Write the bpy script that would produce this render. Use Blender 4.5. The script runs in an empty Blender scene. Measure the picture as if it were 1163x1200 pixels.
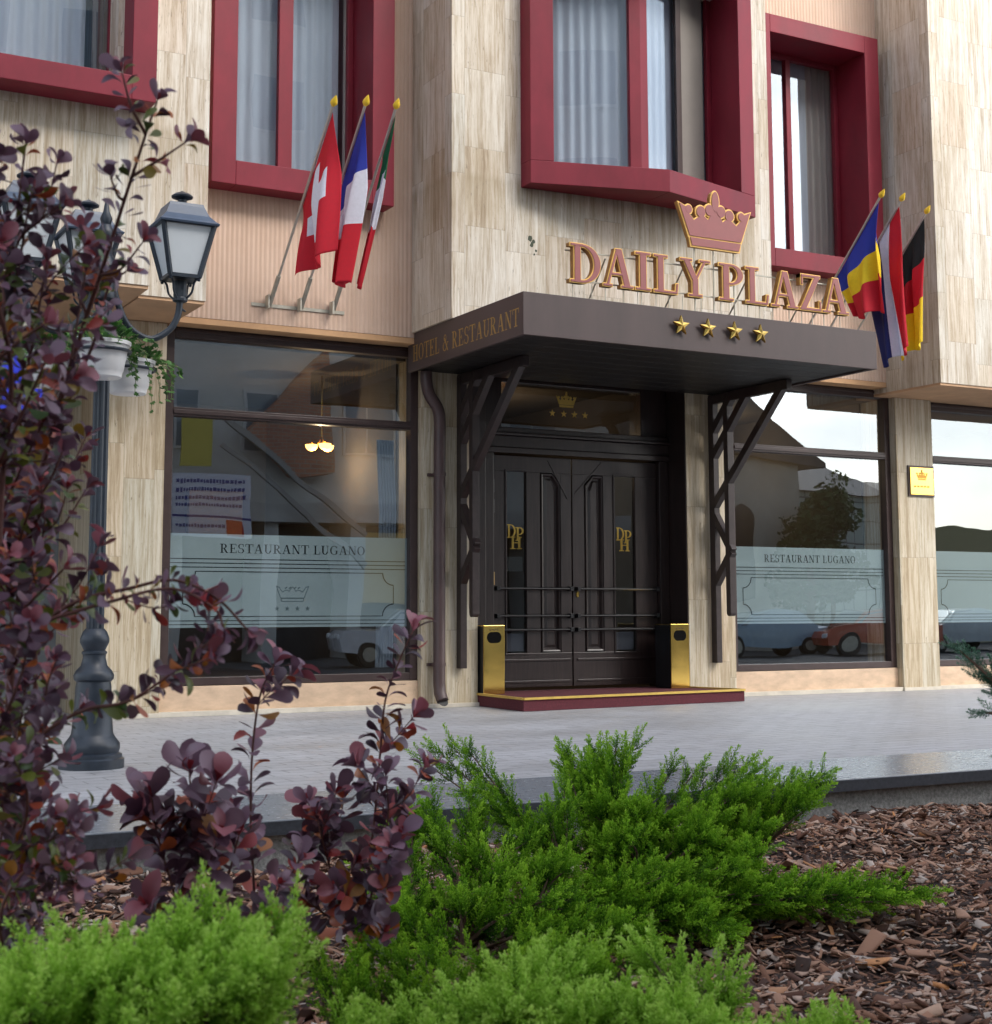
import bpy, bmesh, math, random
import numpy as np
from mathutils import Vector, Matrix
rnd = random.Random(11)
C = bpy.context.scene.collection
scn = bpy.context.scene
R_ = math.radians
# ------------------------------------------------------------------ camera, sky, sun, exposure
FPX, YAW, PIT, ROL, PY0 = 1753.6, -.5001, .1128, -.0026, 520.0
CAM = Vector((0, -13.881, .95))
_cy, _sy, _ct, _st = math.cos(YAW), math.sin(YAW), math.cos(PIT), math.sin(PIT)
W_ = Vector((-_sy*_ct, _cy*_ct, _st)); R0 = Vector((_cy, _sy, 0)); U0 = R0.cross(W_)
RT = R0*math.cos(ROL) + U0*math.sin(ROL); UP = U0*math.cos(ROL) - R0*math.sin(ROL)
cam = bpy.data.cameras.new("camera"); co = bpy.data.objects.new("camera", cam); C.objects.link(co)
m3 = Matrix((RT, UP, -W_)).transposed(); co.matrix_world = Matrix.Translation(CAM) @ m3.to_4x4()
cam.sensor_fit = 'HORIZONTAL'; cam.sensor_width = 16.0; cam.lens = FPX/1163*16.0
cam.shift_y = -80/1163; cam.clip_start = .05; cam.clip_end = 2000
cam.dof.use_dof = True; cam.dof.focus_distance = 11.0; cam.dof.aperture_fstop = 4.8
scn.camera = co
w = bpy.data.worlds.new("World"); scn.world = w; w.use_nodes = True
nt = w.node_tree; bg = nt.nodes["Background"]
sky = nt.nodes.new("ShaderNodeTexSky"); sky.sky_type = 'NISHITA'; sky.sun_disc = False
SUN_EL, SUN_AZ = 34, 158            # azimuth from +Y clockwise: the sun stands behind the camera, to its right
sky.sun_elevation = R_(SUN_EL); sky.sun_rotation = R_(SUN_AZ); sky.air_density = 1.0; sky.dust_density = 3.0; sky.ozone_density = 1.0
hs = nt.nodes.new("ShaderNodeHueSaturation"); hs.inputs['Saturation'].default_value = .5
nt.links.new(sky.outputs[0], hs.inputs['Color'])
tcw = nt.nodes.new("ShaderNodeTexCoord"); mpw = nt.nodes.new("ShaderNodeMapping"); mpw.inputs['Scale'].default_value = (1, 1, 2.6); nw = nt.nodes.new("ShaderNodeTexNoise"); nw.inputs['Scale'].default_value = 3.0; nw.inputs['Detail'].default_value = 7
rw = nt.nodes.new("ShaderNodeValToRGB"); rw.color_ramp.elements[0].position = .36; rw.color_ramp.elements[0].color = (.62, .65, .70, 1); rw.color_ramp.elements[1].position = .62; rw.color_ramp.elements[1].color = (1.1, 1.09, 1.07, 1)
mw = nt.nodes.new("ShaderNodeMix"); mw.data_type = 'RGBA'; mw.blend_type = 'MULTIPLY'; mw.inputs[0].default_value = 1
nt.links.new(tcw.outputs['Generated'], mpw.inputs[0]); nt.links.new(mpw.outputs[0], nw.inputs['Vector']); nt.links.new(nw.outputs[0], rw.inputs[0]); nt.links.new(hs.outputs[0], mw.inputs[6]); nt.links.new(rw.outputs[0], mw.inputs[7]); nt.links.new(mw.outputs[2], bg.inputs[0]); bg.inputs[1].default_value = .15
sun = bpy.data.lights.new("sun", 'SUN'); sun.energy = 1.15; sun.angle = R_(38); sun.color = (1, .96, .9)
so = bpy.data.objects.new("sun", sun); C.objects.link(so)
sd = Vector((math.sin(R_(SUN_AZ))*math.cos(R_(SUN_EL)), math.cos(R_(SUN_AZ))*math.cos(R_(SUN_EL)), math.sin(R_(SUN_EL))))
so.rotation_euler = sd.to_track_quat('Z', 'Y').to_euler()
scn.view_settings.view_transform = 'Standard'; scn.view_settings.look = 'None'
scn.view_settings.exposure = 1.74; scn.view_settings.gamma = 1
scn.cycles.use_denoising = True; scn.cycles.max_bounces = 8; scn.cycles.transparent_max_bounces = 16
scn.cycles.caustics_reflective = False; scn.cycles.caustics_refractive = False

def at(px, py, dep):                # a point seen at (px, py), dep metres ahead
    return CAM + (RT*(px-581.5)/FPX - UP*(py-PY0)/FPX + W_)*dep

# ------------------------------------------------------------------ materials
def mat(name, col, rough=.6, metal=0., spec=.5, bump=None, var=None, emit=None, coat=0):
    m = bpy.data.materials.new(name); m.use_nodes = True; t = m.node_tree; p = t.nodes["Principled BSDF"]
    p.inputs['Base Color'].default_value = (*col, 1); p.inputs['Roughness'].default_value = rough
    p.inputs['Metallic'].default_value = metal; p.inputs['Specular IOR Level'].default_value = spec
    p.inputs['Coat Weight'].default_value = coat
    if emit: p.inputs['Emission Color'].default_value = (*emit[0], 1); p.inputs['Emission Strength'].default_value = emit[1]
    if var:                          # (amount, scale, (sx,sy,sz))
        tc = t.nodes.new("ShaderNodeTexCoord"); mp = t.nodes.new("ShaderNodeMapping"); mp.inputs['Scale'].default_value = var[2] if len(var) > 2 else (1, 1, 1)
        n = t.nodes.new("ShaderNodeTexNoise"); n.inputs['Scale'].default_value = var[1]; n.inputs['Detail'].default_value = 6; n.inputs['Roughness'].default_value = .65
        r = t.nodes.new("ShaderNodeValToRGB"); a = var[0]
        r.color_ramp.elements[0].position = .3; r.color_ramp.elements[1].position = .72
        r.color_ramp.elements[0].color = (*[c*(1-a) for c in col], 1); r.color_ramp.elements[1].color = (*[min(1, c*(1+a)) for c in col], 1)
        t.links.new(tc.outputs['Object'], mp.inputs[0]); t.links.new(mp.outputs[0], n.inputs['Vector']); t.links.new(n.outputs[0], r.inputs[0]); t.links.new(r.outputs[0], p.inputs['Base Color'])
        rr = t.nodes.new("ShaderNodeMapRange"); rr.inputs[3].default_value = max(.03, rough-.1); rr.inputs[4].default_value = min(1, rough+.14)
        t.links.new(n.outputs[0], rr.inputs[0]); t.links.new(rr.outputs[0], p.inputs['Roughness'])
        if bump:
            b = t.nodes.new("ShaderNodeBump"); b.inputs['Strength'].default_value = bump; b.inputs['Distance'].default_value = .01
            t.links.new(n.outputs[0], b.inputs['Height']); t.links.new(b.outputs[0], p.inputs['Normal'])
    return m

class NT:                            # small helper for longer node trees
    def __init__(s, name):
        s.m = bpy.data.materials.new(name); s.m.use_nodes = True; s.t = s.m.node_tree; s.p = s.t.nodes["Principled BSDF"]
    def n(s, ty, **k):
        o = s.t.nodes.new("ShaderNode"+ty)
        for a, b in k.items(): setattr(o, a, b)
        return o
    def l(s, a, b): s.t.links.new(a, b)
    def math(s, op, a, b=None, c=None):
        o = s.n("Math", operation=op)
        for i, v in enumerate((a, b, c)):
            if v is None: continue
            if isinstance(v, (int, float)): o.inputs[i].default_value = v
            else: s.l(v, o.inputs[i])
        return o.outputs[0]
    def ramp(s, f, stops):
        o = s.n("ValToRGB"); e = o.color_ramp.elements
        while len(e) < len(stops): e.new(.5)
        for k, (p, c) in enumerate(stops): e[k].position = p; e[k].color = (*c, 1) if len(c) == 3 else c
        s.l(f, o.inputs[0]); return o.outputs[0]
    def noise(s, v, sc, det=4, ro=.6):
        o = s.n("TexNoise"); s.l(v, o.inputs['Vector']); o.inputs['Scale'].default_value = sc; o.inputs['Detail'].default_value = det; o.inputs['Roughness'].default_value = ro
        return o.outputs[0]
    def comb(s, x, y, z):
        o = s.n("CombineXYZ")
        for i, v in enumerate((x, y, z)):
            if isinstance(v, (int, float)): o.inputs[i].default_value = v
            else: s.l(v, o.inputs[i])
        return o.outputs[0]
    def mix(s, f, a, b, mode='MIX'):
        o = s.n("Mix", data_type='RGBA', blend_type=mode)
        for i, v in ((0, f), (6, a), (7, b)):
            if isinstance(v, (int, float)): o.inputs[i].default_value = v
            elif isinstance(v, tuple): o.inputs[i].default_value = (*v, 1)
            else: s.l(v, o.inputs[i])
        return o.outputs[2]

def z_n(q, z): return q.math('DIVIDE', q.math('SUBTRACT', z, 4.25), 1.05)
def travertine(name, tones, sw=.33, sh=.66, sat=1.0, dirt=.5):
    q = NT(name); g = q.n("NewGeometry"); sp = q.n("SeparateXYZ"); q.l(g.outputs['Position'], sp.inputs[0])
    u = q.math('ADD', q.math('ADD', sp.outputs[0], q.math('MULTIPLY', sp.outputs[1], .93)), 40.0); z = sp.outputs[2]
    uc = q.math('DIVIDE', u, sw); col = q.math('FLOOR', uc)
    wn = q.n("TexWhiteNoise", noise_dimensions='1D'); q.l(col, wn.inputs['W'])
    zc = q.math('ADD', q.math('DIVIDE', z, sh), wn.outputs['Value']); row = q.math('FLOOR', zc)
    w2 = q.n("TexWhiteNoise", noise_dimensions='2D'); q.l(q.comb(col, row, 0), w2.inputs['Vector'])
    off = q.math('MULTIPLY', w2.outputs['Value'], 37.0)
    warp = q.noise(q.comb(q.math('MULTIPLY', u, 1.3), off, q.math('MULTIPLY', z, 1.6)), 1.0, 2)
    uw = q.math('ADD', u, q.math('MULTIPLY', warp, .035))
    st1 = q.noise(q.comb(q.math('MULTIPLY', uw, 17.0), off, q.math('MULTIPLY', z, .8)), 1.0, 7, .8)
    st2 = q.noise(q.comb(q.math('MULTIPLY', uw, 55.0), off, q.math('MULTIPLY', z, 2.2)), 1.0, 4, .7)
    pit = q.noise(q.comb(q.math('MULTIPLY', uw, 60.0), off, q.math('MULTIPLY', z, 9)), 1.0, 4, .7)
    base = q.ramp(q.math('ADD', q.math('MULTIPLY', st1, .8), q.math('MULTIPLY', q.math('SUBTRACT', st2, .5), .4)), [(.26, tones[0]), (.38, tones[1]), (.45, tones[2]), (.56, tones[3])])
    tone = q.ramp(w2.outputs['Value'], [(0, (.90, .85, .78)), (.2, (1, .96, .90)), (.45, (1.03, 1.02, 1.0)), (.65, (1.0, 1, 1)), (.8, (.93, .96, .97)), (1, (1.01, .94, .88))])
    c1 = q.mix(1.0, base, tone, 'MULTIPLY')
    big = q.noise(q.comb(q.math('MULTIPLY', u, 1.2), 3.0, q.math('MULTIPLY', z, .45)), 1.0, 5, .6)
    c2 = q.mix(q.math('MULTIPLY', q.ramp(big, [(.48, (0, 0, 0)), (.72, (1, 1, 1))]), dirt), c1, q.mix(1.0, c1, (.66, .58, .46), 'MULTIPLY'))
    if name == 'travertine_bay':      # brown seepage streaks under the projecting windows
        sm = q.math('MULTIPLY', q.ramp(z_n(q, z), [(0, (0, 0, 0)), (.55, (.5,)*3), (.93, (1, 1, 1)), (1, (0, 0, 0))]), q.math('LESS_THAN', sp.outputs[0], 10.2))
        sk = q.ramp(q.noise(q.comb(q.math('MULTIPLY', u, 7.0), 5.0, q.math('MULTIPLY', z, .6)), 1.0, 6, .75), [(.42, (0, 0, 0)), (.62, (1, 1, 1))])
        c2 = q.mix(q.math('MULTIPLY', q.math('MULTIPLY', sm, sk), .75), c2, (.30, .23, .13))
    pm = q.ramp(pit, [(.31, (1, 1, 1)), (.37, (0, 0, 0))])
    c3 = q.mix(q.math('MULTIPLY', pm, .75), c2, (.2, .16, .11))
    fu = q.math('FRACT', uc); fz = q.math('FRACT', zc)
    ju = q.math('LESS_THAN', fu, .013); jz = q.math('LESS_THAN', fz, .0075); j = q.math('MAXIMUM', ju, jz)
    c4 = q.mix(q.math('MULTIPLY', j, .38), c3, (.22, .18, .13))
    h2 = q.n("HueSaturation"); h2.inputs['Saturation'].default_value = sat; q.l(c4, h2.inputs['Color'])
    q.l(h2.outputs[0], q.p.inputs['Base Color']); q.p.inputs['Roughness'].default_value = .62
    b = q.n("Bump"); b.inputs['Strength'].default_value = .5; b.inputs['Distance'].default_value = .004
    q.l(q.math('SUBTRACT', q.math('MULTIPLY', st2, .5), q.math('MAXIMUM', pm, j)), b.inputs['Height']); q.l(b.outputs[0], q.p.inputs['Normal'])
    return q.m
TRAV = travertine("travertine_bay", [(.36, .285, .20), (.56, .50, .41), (.66, .62, .55), (.71, .685, .635)], .46, .80, sat=1.0, dirt=.8)
TRAVC = travertine("travertine_column", [(.34, .27, .18), (.48, .415, .31), (.585, .53, .425), (.64, .60, .51)], .29, 1.05, sat=1.08, dirt=.55)

def ribbed():
    q = NT("ribbed_pink_render"); g = q.n("NewGeometry"); sp = q.n("SeparateXYZ"); q.l(g.outputs['Position'], sp.inputs[0])
    s = q.math('SINE', q.math('MULTIPLY', q.math('ADD', sp.outputs[0], sp.outputs[1]), 130.0))
    nn = q.noise(g.outputs['Position'], 2.2, 6, .65); n2 = q.noise(q.comb(q.math('MULTIPLY', sp.outputs[0], 9.0), 0, q.math('MULTIPLY', sp.outputs[2], .7)), 1., 4)
    c = q.ramp(q.math('ADD', q.math('MULTIPLY', nn, .5), q.math('MULTIPLY', n2, .5)), [(.35, (.66, .475, .36)), (.65, (.76, .575, .46))])
    c = q.mix(q.ramp(s, [(0, (.0,)*3), (.25, (0,)*3)]), q.mix(1., c, (.86, .84, .82), 'MULTIPLY'), c)
    q.l(q.mix(q.math('MULTIPLY', q.math('GREATER_THAN', q.math('MULTIPLY', s, -1), .8), .25), c, (.42, .27, .19)), q.p.inputs['Base Color']); q.p.inputs['Roughness'].default_value = .85
    b = q.n("Bump"); b.inputs['Strength'].default_value = .5; b.inputs['Distance'].default_value = .006
    q.l(s, b.inputs['Height']); q.l(b.outputs[0], q.p.inputs['Normal']); return q.m
PINK = ribbed()
SOFF = mat("painted_soffit", (.5, .31, .18), .75, var=(.14, 3))
OCHRE = mat("ochre_ledge", (.56, .33, .17), .7, var=(.15, 4))
BURG = mat("burgundy_paint", (.195, .016, .030), .5, spec=.3, var=(.22, 2.2, (1, 1, .5)), bump=.03)
BURGD = mat("burgundy_carpet", (.10, .018, .026), .95, var=(.3, 60), bump=.4)
BRONZE = mat("dark_bronze_frame", (.045, .027, .025), .4, var=(.2, 8))
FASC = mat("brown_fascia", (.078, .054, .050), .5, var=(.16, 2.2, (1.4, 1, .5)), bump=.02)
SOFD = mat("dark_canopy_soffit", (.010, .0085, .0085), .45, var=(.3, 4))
STEEL = mat("dark_brown_steel", (.032, .021, .020), .38, var=(.3, 12), bump=.03)
WOOD = mat("dark_stained_wood", (.024, .0145, .013), .33, var=(.45, 5, (9, 9, .7)), bump=.12, coat=.15)
BLACK = mat("black_paint", (.008, .008, .009), .35, var=(.3, 9))
GOLD = mat("polished_brass", (.82, .55, .14), .10, 1.0, var=(.07, 6))
GOLDP = mat("gold_paint", (.62, .42, .10), .4, .5, var=(.12, 14))
GOLDD = mat("faded_gold_paint", (.36, .22, .06), .5, .2, var=(.25, 20))
ROSE = mat("dusty_rose_face", (.30, .095, .09), .5, var=(.08, 9))
GEDGE = mat("gold_letter_edge", (.85, .52, .14), .45, .2, var=(.1, 12))
BROWNS = mat("rusty_letter_side", (.36, .17, .04), .5, .2, var=(.35, 25))
PIPE = mat("brown_pipe", (.075, .045, .043), .4, var=(.15, 6))
BASEM = mat("marble_plinth", (.62, .45, .31), .42, var=(.2, 4.5, (1, 1, 2.2)))
SKIRT = mat("pale_skirting", (.6, .55, .46), .6, var=(.15, 6))
CAST = mat("dark_cast_iron", (.02, .028, .04), .38, var=(.25, 14), bump=.08)
CASTR = mat("lantern_roof_paint", (.07, .095, .14), .33, var=(.15, 9))
OPAL = mat("opal_glass", (.74, .78, .80), .3, var=(.03, 6))
WPOT = mat("white_plastic_pot", (.78, .77, .76), .35, var=(.05, 9))
SOIL = mat("potting_soil", (.03, .02, .014), .95, var=(.4, 30))
BARK = mat("shrub_bark", (.13, .045, .035), .7, var=(.3, 30))
BARKJ = mat("juniper_bark", (.11, .065, .04), .85, var=(.3, 40), bump=.3)
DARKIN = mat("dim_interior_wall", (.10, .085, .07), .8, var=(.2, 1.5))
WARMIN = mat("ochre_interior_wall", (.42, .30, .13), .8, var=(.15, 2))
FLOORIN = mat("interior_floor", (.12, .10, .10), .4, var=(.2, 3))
CURT = mat("sheer_curtain", (.36, .41, .48), .9, var=(.05, 4, (6, 6, .3)))
CURTG = mat("grey_drape", (.36, .34, .31), .9, var=(.15, 3, (8, 8, .4)))
STEELG = mat("galvanised_steel", (.45, .43, .36), .45, .4, var=(.2, 12))
POLE = mat("aluminium_pole", (.5, .47, .42), .4, .5, var=(.1, 9))
FINI = mat("yellow_finial", (.85, .55, .03), .4, var=(.08, 9))

def glassmat(name, refl=1.0, tint=(.82, .86, .86), ior=1.55, rough=0.0, wav=.12):
    q = NT(name); t = q.t; t.nodes.remove(q.p); out = t.nodes["Material Output"]
    tr = q.n("BsdfTransparent"); tr.inputs[0].default_value = (*tint, 1)
    gl = q.n("BsdfGlossy"); gl.inputs['Color'].default_value = (.80*refl, .89*refl, .96*refl, 1); gl.inputs['Roughness'].default_value = rough
    fr = q.n("Fresnel"); fr.inputs[0].default_value = ior
    geo = q.n('NewGeometry'); tc = q.n("TexCoord"); nn = q.noise(tc.outputs['Object'], 1.1, 1); b = q.n("Bump"); b.inputs['Strength'].default_value = wav; b.inputs['Distance'].default_value = .01
    q.l(nn, b.inputs['Height']); q.l(b.outputs[0], gl.inputs['Normal'])
    # thin solid panes: the face turned to the street carries the tint and mirror, the other faces let light through
    sp = q.n("SeparateXYZ"); q.l(geo.outputs['True Normal'], sp.inputs[0]); front = q.math('GREATER_THAN', q.math('ABSOLUTE', sp.outputs[1]), .5); back = q.math('MULTIPLY', front, geo.outputs['Backfacing']); keep = q.math('MULTIPLY', front, q.math('LESS_THAN', geo.outputs['Backfacing'], .5))
    clr = q.n("BsdfTransparent"); mx = q.n("MixShader"); q.l(fr.outputs[0], mx.inputs[0]); q.l(tr.outputs[0], mx.inputs[1]); q.l(gl.outputs[0], mx.inputs[2])
    m2_ = q.n("MixShader"); q.l(keep, m2_.inputs[0]); q.l(clr.outputs[0], m2_.inputs[1]); q.l(mx.outputs[0], m2_.inputs[2]); q.l(m2_.outputs[0], out.inputs[0])
    return q.m
GLASS = glassmat("shop_glass", 1.0, (.80, .84, .85), 2.75, wav=.22)
GLASSU = glassmat("window_glass", 1.0, (.95, .97, .98), 2.4, wav=.2)
GLASSD = glassmat("door_glass", 1.0, (.45, .46, .48), 1.9)
def frost():
    q = NT("frosted_film"); t = q.t; out = t.nodes["Material Output"]
    q.p.inputs['Base Color'].default_value = (.50, .60, .61, 1); q.p.inputs['Roughness'].default_value = .35
    tr = q.n("BsdfTransparent"); mx = q.n("MixShader"); mx.inputs[0].default_value = .72
    q.l(tr.outputs[0], mx.inputs[1]); q.l(q.p.outputs[0], mx.inputs[2]); q.l(mx.outputs[0], out.inputs[0]); return q.m
FROST = frost()
INK = mat("dark_window_lettering", (.012, .02, .022), .6)
INKG = mat("grey_window_line", (.15, .20, .21), .6)

def flagm(n, c):
    m = mat(n, c, .75, var=(.08, 30)); t = m.node_tree; p = t.nodes["Principled BSDF"]; out = t.nodes["Material Output"]
    tl = t.nodes.new("ShaderNodeBsdfTranslucent"); tl.inputs[0].default_value = (*c, 1); mx = t.nodes.new("ShaderNodeMixShader"); mx.inputs[0].default_value = .25
    t.links.new(p.outputs[0], mx.inputs[1]); t.links.new(tl.outputs[0], mx.inputs[2]); t.links.new(mx.outputs[0], out.inputs[0]); return m
FR, FW, FB, FG, FY, FK, FDB, FLB = [flagm(n, c) for n, c in (("flag_red", (.62, .012, .03)), ("flag_white", (.78, .78, .86)), ("flag_blue", (.03, .05, .42)),
    ("flag_green", (.0, .13, .05)), ("flag_yellow", (.88, .66, .02)), ("flag_black", (.012, .02, .02)), ("flag_navy", (.012, .02, .14)), ("flag_royal", (.03, .08, .5)))]

def tinted(name, stops, rough=.5, spec=.5, transl=.25, sheen=0, gloss=None):
    q = NT(name); a = q.n("Attribute", attribute_name="tint"); c = q.ramp(a.outputs['Fac'], stops)
    q.l(c, q.p.inputs['Base Color']); q.p.inputs['Roughness'].default_value = rough; q.p.inputs['Specular IOR Level'].default_value = spec
    if transl:
        tl = q.n("BsdfTranslucent"); q.l(c, tl.inputs[0]); mx = q.n("MixShader"); mx.inputs[0].default_value = transl
        q.l(q.p.outputs[0], mx.inputs[1]); q.l(tl.outputs[0], mx.inputs[2]); q.l(mx.outputs[0], q.t.nodes["Material Output"].inputs[0])
    return q.m
LEAFM = tinted("plum_leaf", [(0, (.04, .016, .03)), (.28, (.085, .036, .062)), (.52, (.20, .10, .15)), (.70, (.27, .15, .19)), (.74, (.38, .03, .04)), (.80, (.55, .14, .02)), (.86, (.20, .22, .02)), (1, (.05, .10, .02))], .5, .75, .18)
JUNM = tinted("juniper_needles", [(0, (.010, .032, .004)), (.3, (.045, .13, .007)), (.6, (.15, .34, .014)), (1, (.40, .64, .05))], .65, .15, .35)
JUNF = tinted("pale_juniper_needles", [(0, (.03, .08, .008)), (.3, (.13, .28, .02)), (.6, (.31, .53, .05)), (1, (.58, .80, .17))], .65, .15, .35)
JUNB = tinted("blue_juniper_needles", [(0, (.02, .06, .03)), (.5, (.06, .16, .09)), (1, (.2, .32, .22))], .55, .4, .2)
IVYM = tinted("ivy_leaf", [(0, (.02, .07, .012)), (.5, (.06, .18, .03)), (1, (.16, .32, .07))], .45, .5, .25)
CHIPM = tinted("bark_chip", [(0, (.035, .018, .012)), (.3, (.13, .055, .032)), (.55, (.32, .16, .095)), (.8, (.44, .29, .21)), (.93, (.48, .40, .34)), (1, (.5, .2, .06))], .75, .3, 0)
TREEM = tinted("tree_leaf", [(0, (.02, .05, .015)), (1, (.07, .12, .04))], .6, .3, .2)

# ------------------------------------------------------------------ mesh helpers
class MB:
    def __init__(s): s.v = []; s.f = []; s.mi = []; s.cur = 0; s.mats = []
    def use(s, m):
        if m not in s.mats: s.mats.append(m)
        s.cur = s.mats.index(m); return s
    def add(s, vs, fs):
        b = len(s.v); s.v += [tuple(v) for v in vs]; s.f += [tuple(b+i for i in f) for f in fs]; s.mi += [s.cur]*len(fs); return s
    def box(s, x0, x1, y0, y1, z0, z1):
        return s.add([(x0, y0, z0), (x1, y0, z0), (x1, y1, z0), (x0, y1, z0), (x0, y0, z1), (x1, y0, z1), (x1, y1, z1), (x0, y1, z1)],
                     [(0, 3, 2, 1), (4, 5, 6, 7), (0, 1, 5, 4), (1, 2, 6, 5), (2, 3, 7, 6), (3, 0, 4, 7)])
    def prism(s, poly, d):               # poly: list of 3-D points, d: extrusion vector
        n = len(poly); d = Vector(d); p = [Vector(a) for a in poly]
        return s.add(p + [a+d for a in p], [tuple(range(n)), tuple(range(2*n-1, n-1, -1))] + [(i, i+n, (i+1) % n+n, (i+1) % n) for i in range(n)])
    def bar(s, a, b, wx, wz, up=(0, 0, 1)):   # rectangular bar from a to b
        a = Vector(a); b = Vector(b); d = (b-a).normalized(); sx = d.cross(Vector(up))
        if sx.length < 1e-4: sx = d.cross(Vector((0, 1, 0)))
        sx.normalize(); sz = sx.cross(d)
        q = [a+sx*wx/2*i+sz*wz/2*j for i, j in ((-1, -1), (1, -1), (1, 1), (-1, 1))]
        return s.prism(q, b-a)
    def tube(s, pts, rad, n=8, cap=True):
        pts = [Vector(p) for p in pts]; rads = rad if isinstance(rad, (list, tuple)) else [rad]*len(pts)
        b = len(s.v); prev = None; F = []
        for i, p in enumerate(pts):
            d = (pts[min(i+1, len(pts)-1)]-pts[max(i-1, 0)]).normalized()
            if prev is None: prev = d.orthogonal().normalized()
            prev = (prev-d*prev.dot(d)); prev = prev.normalized() if prev.length > 1e-5 else d.orthogonal().normalized(); e = d.cross(prev)
            for k in range(n):
                a = 2*math.pi*k/n; s.v.append(tuple(p+(prev*math.cos(a)+e*math.sin(a))*rads[i]))
        for i in range(len(pts)-1):
            for k in range(n): F.append((b+i*n+k, b+i*n+(k+1) % n, b+(i+1)*n+(k+1) % n, b+(i+1)*n+k))
        if cap: F.append(tuple(b+k for k in reversed(range(n)))); F.append(tuple(b+(len(pts)-1)*n+k for k in range(n)))
        s.f += F; s.mi += [s.cur]*len(F); return s
    def lathe(s, prof, c=(0, 0, 0), n=24, rot=0, flute=0):   # prof [(r,z)]
        b = len(s.v); F = []
        for r, z in prof:
            for k in range(n):
                a = rot+2*math.pi*k/n; rr = r*(1-(flute if k % 2 else 0)); s.v.append((c[0]+rr*math.cos(a), c[1]+rr*math.sin(a), c[2]+z))
        for i in range(len(prof)-1):
            for k in range(n): F.append((b+i*n+k, b+i*n+(k+1) % n, b+(i+1)*n+(k+1) % n, b+(i+1)*n+k))
        F.append(tuple(b+k for k in reversed(range(n)))); F.append(tuple(b+(len(prof)-1)*n+k for k in range(n)))
        s.f += F; s.mi += [s.cur]*len(F); return s
    def build(s, name, m=None, parent=None, smooth=None, bevel=0, loc=None):
        me = bpy.data.meshes.new(name); me.from_pydata(s.v, [], s.f)
        if m is not None: me.materials.append(m)
        else:
            for k in s.mats: me.materials.append(k)
            me.polygons.foreach_set('material_index', s.mi)
        if smooth: me.polygons.foreach_set('use_smooth', [True]*len(s.f))
        if smooth and smooth is not True: me.set_sharp_from_angle(angle=R_(smooth))
        o = bpy.data.objects.new(name, me); C.objects.link(o)
        if loc: o.location = loc
        if parent: o.parent = parent; o.matrix_parent_inverse = Matrix.Translation(-parent.location)
        if bevel:
            bv = o.modifiers.new('b', 'BEVEL'); bv.width = bevel; bv.segments = 2; bv.limit_method = 'ANGLE'; bv.angle_limit = R_(50)
        return o
def tag(o, label=None, cat=None, group=None, kind=None):
    if label: o['label'] = label
    if cat: o['category'] = cat
    if group: o['group'] = group
    if kind: o['kind'] = kind
    return o
def thing(name, loc, label, cat, group=None):
    o = bpy.data.objects.new(name, None); C.objects.link(o); o.location = loc; o.empty_display_size = .1
    return tag(o, label, cat, group)
def bx(name, m, par, *b, bevel=0): return MB().box(*b).build(name, m, par, bevel=bevel)
def scatter(name, tv, tf, mats4, tint, m, parent=None, smooth=False):   # one mesh from many placed copies of a small template
    tv = np.asarray(tv, float); n = len(mats4); nv = len(tv); M = np.asarray(mats4, float)
    V = np.einsum('nij,vj->nvi', M[:, :3, :3], tv)+M[:, None, :3, 3]
    me = bpy.data.meshes.new(name); sizes = np.array([len(f) for f in tf]); flat = np.concatenate([np.array(f) for f in tf])
    me.vertices.add(n*nv); me.vertices.foreach_set('co', V.reshape(-1))
    L = (flat[None, :]+(np.arange(n)*nv)[:, None]).reshape(-1); me.loops.add(len(L)); me.loops.foreach_set('vertex_index', L.astype(np.int32))
    tot = np.tile(sizes, n); st = np.concatenate([[0], np.cumsum(tot)[:-1]]); me.polygons.add(len(tot)); me.polygons.foreach_set('loop_start', st.astype(np.int32)); me.polygons.foreach_set('loop_total', tot.astype(np.int32))
    me.update(calc_edges=True); me.validate()
    at_ = me.attributes.new('tint', 'FLOAT', 'POINT'); t = np.asarray(tint, float)
    at_.data.foreach_set('value', (np.repeat(t, nv) if t.ndim == 1 else t.reshape(-1)).astype(np.float32))
    me.materials.append(m)
    if smooth: me.polygons.foreach_set('use_smooth', [True]*len(tot))
    o = bpy.data.objects.new(name, me); C.objects.link(o)
    if parent: o.parent = parent; o.matrix_parent_inverse = Matrix.Translation(-parent.location)
    return o
def frame4(pos, d, up, s=1.0, roll=0.0):        # matrix whose +Y looks along d, +Z near up
    y = Vector(d).normalized(); x = y.cross(Vector(up))
    if x.length < 1e-3: x = y.orthogonal()
    x.normalize(); z = x.cross(y)
    if roll: c_, s_ = math.cos(roll), math.sin(roll); x, z = x*c_+z*s_, z*c_-x*s_
    return [[x[0]*s, y[0]*s, z[0]*s, pos[0]], [x[1]*s, y[1]*s, z[1]*s, pos[1]], [x[2]*s, y[2]*s, z[2]*s, pos[2]], [0, 0, 0, 1]]
def rv(): 
    while True:
        v = Vector((rnd.uniform(-1, 1), rnd.uniform(-1, 1), rnd.uniform(-1, 1)))
        if .1 < v.length < 1: return v.normalized()
def spline(pts, n):
    pts = [Vector(p) for p in pts]; P = [pts[0]*2-pts[1]]+pts+[pts[-1]*2-pts[-2]]; out = []
    for i in range(1, len(P)-2):
        for k in range(n):
            t = k/n; a, b, c, d = P[i-1:i+3]
            out.append(.5*((2*b)+(c-a)*t+(2*a-5*b+4*c-d)*t*t+(3*b-a-3*c+d)*t**3))
    return out+[pts[-1]]

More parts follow.
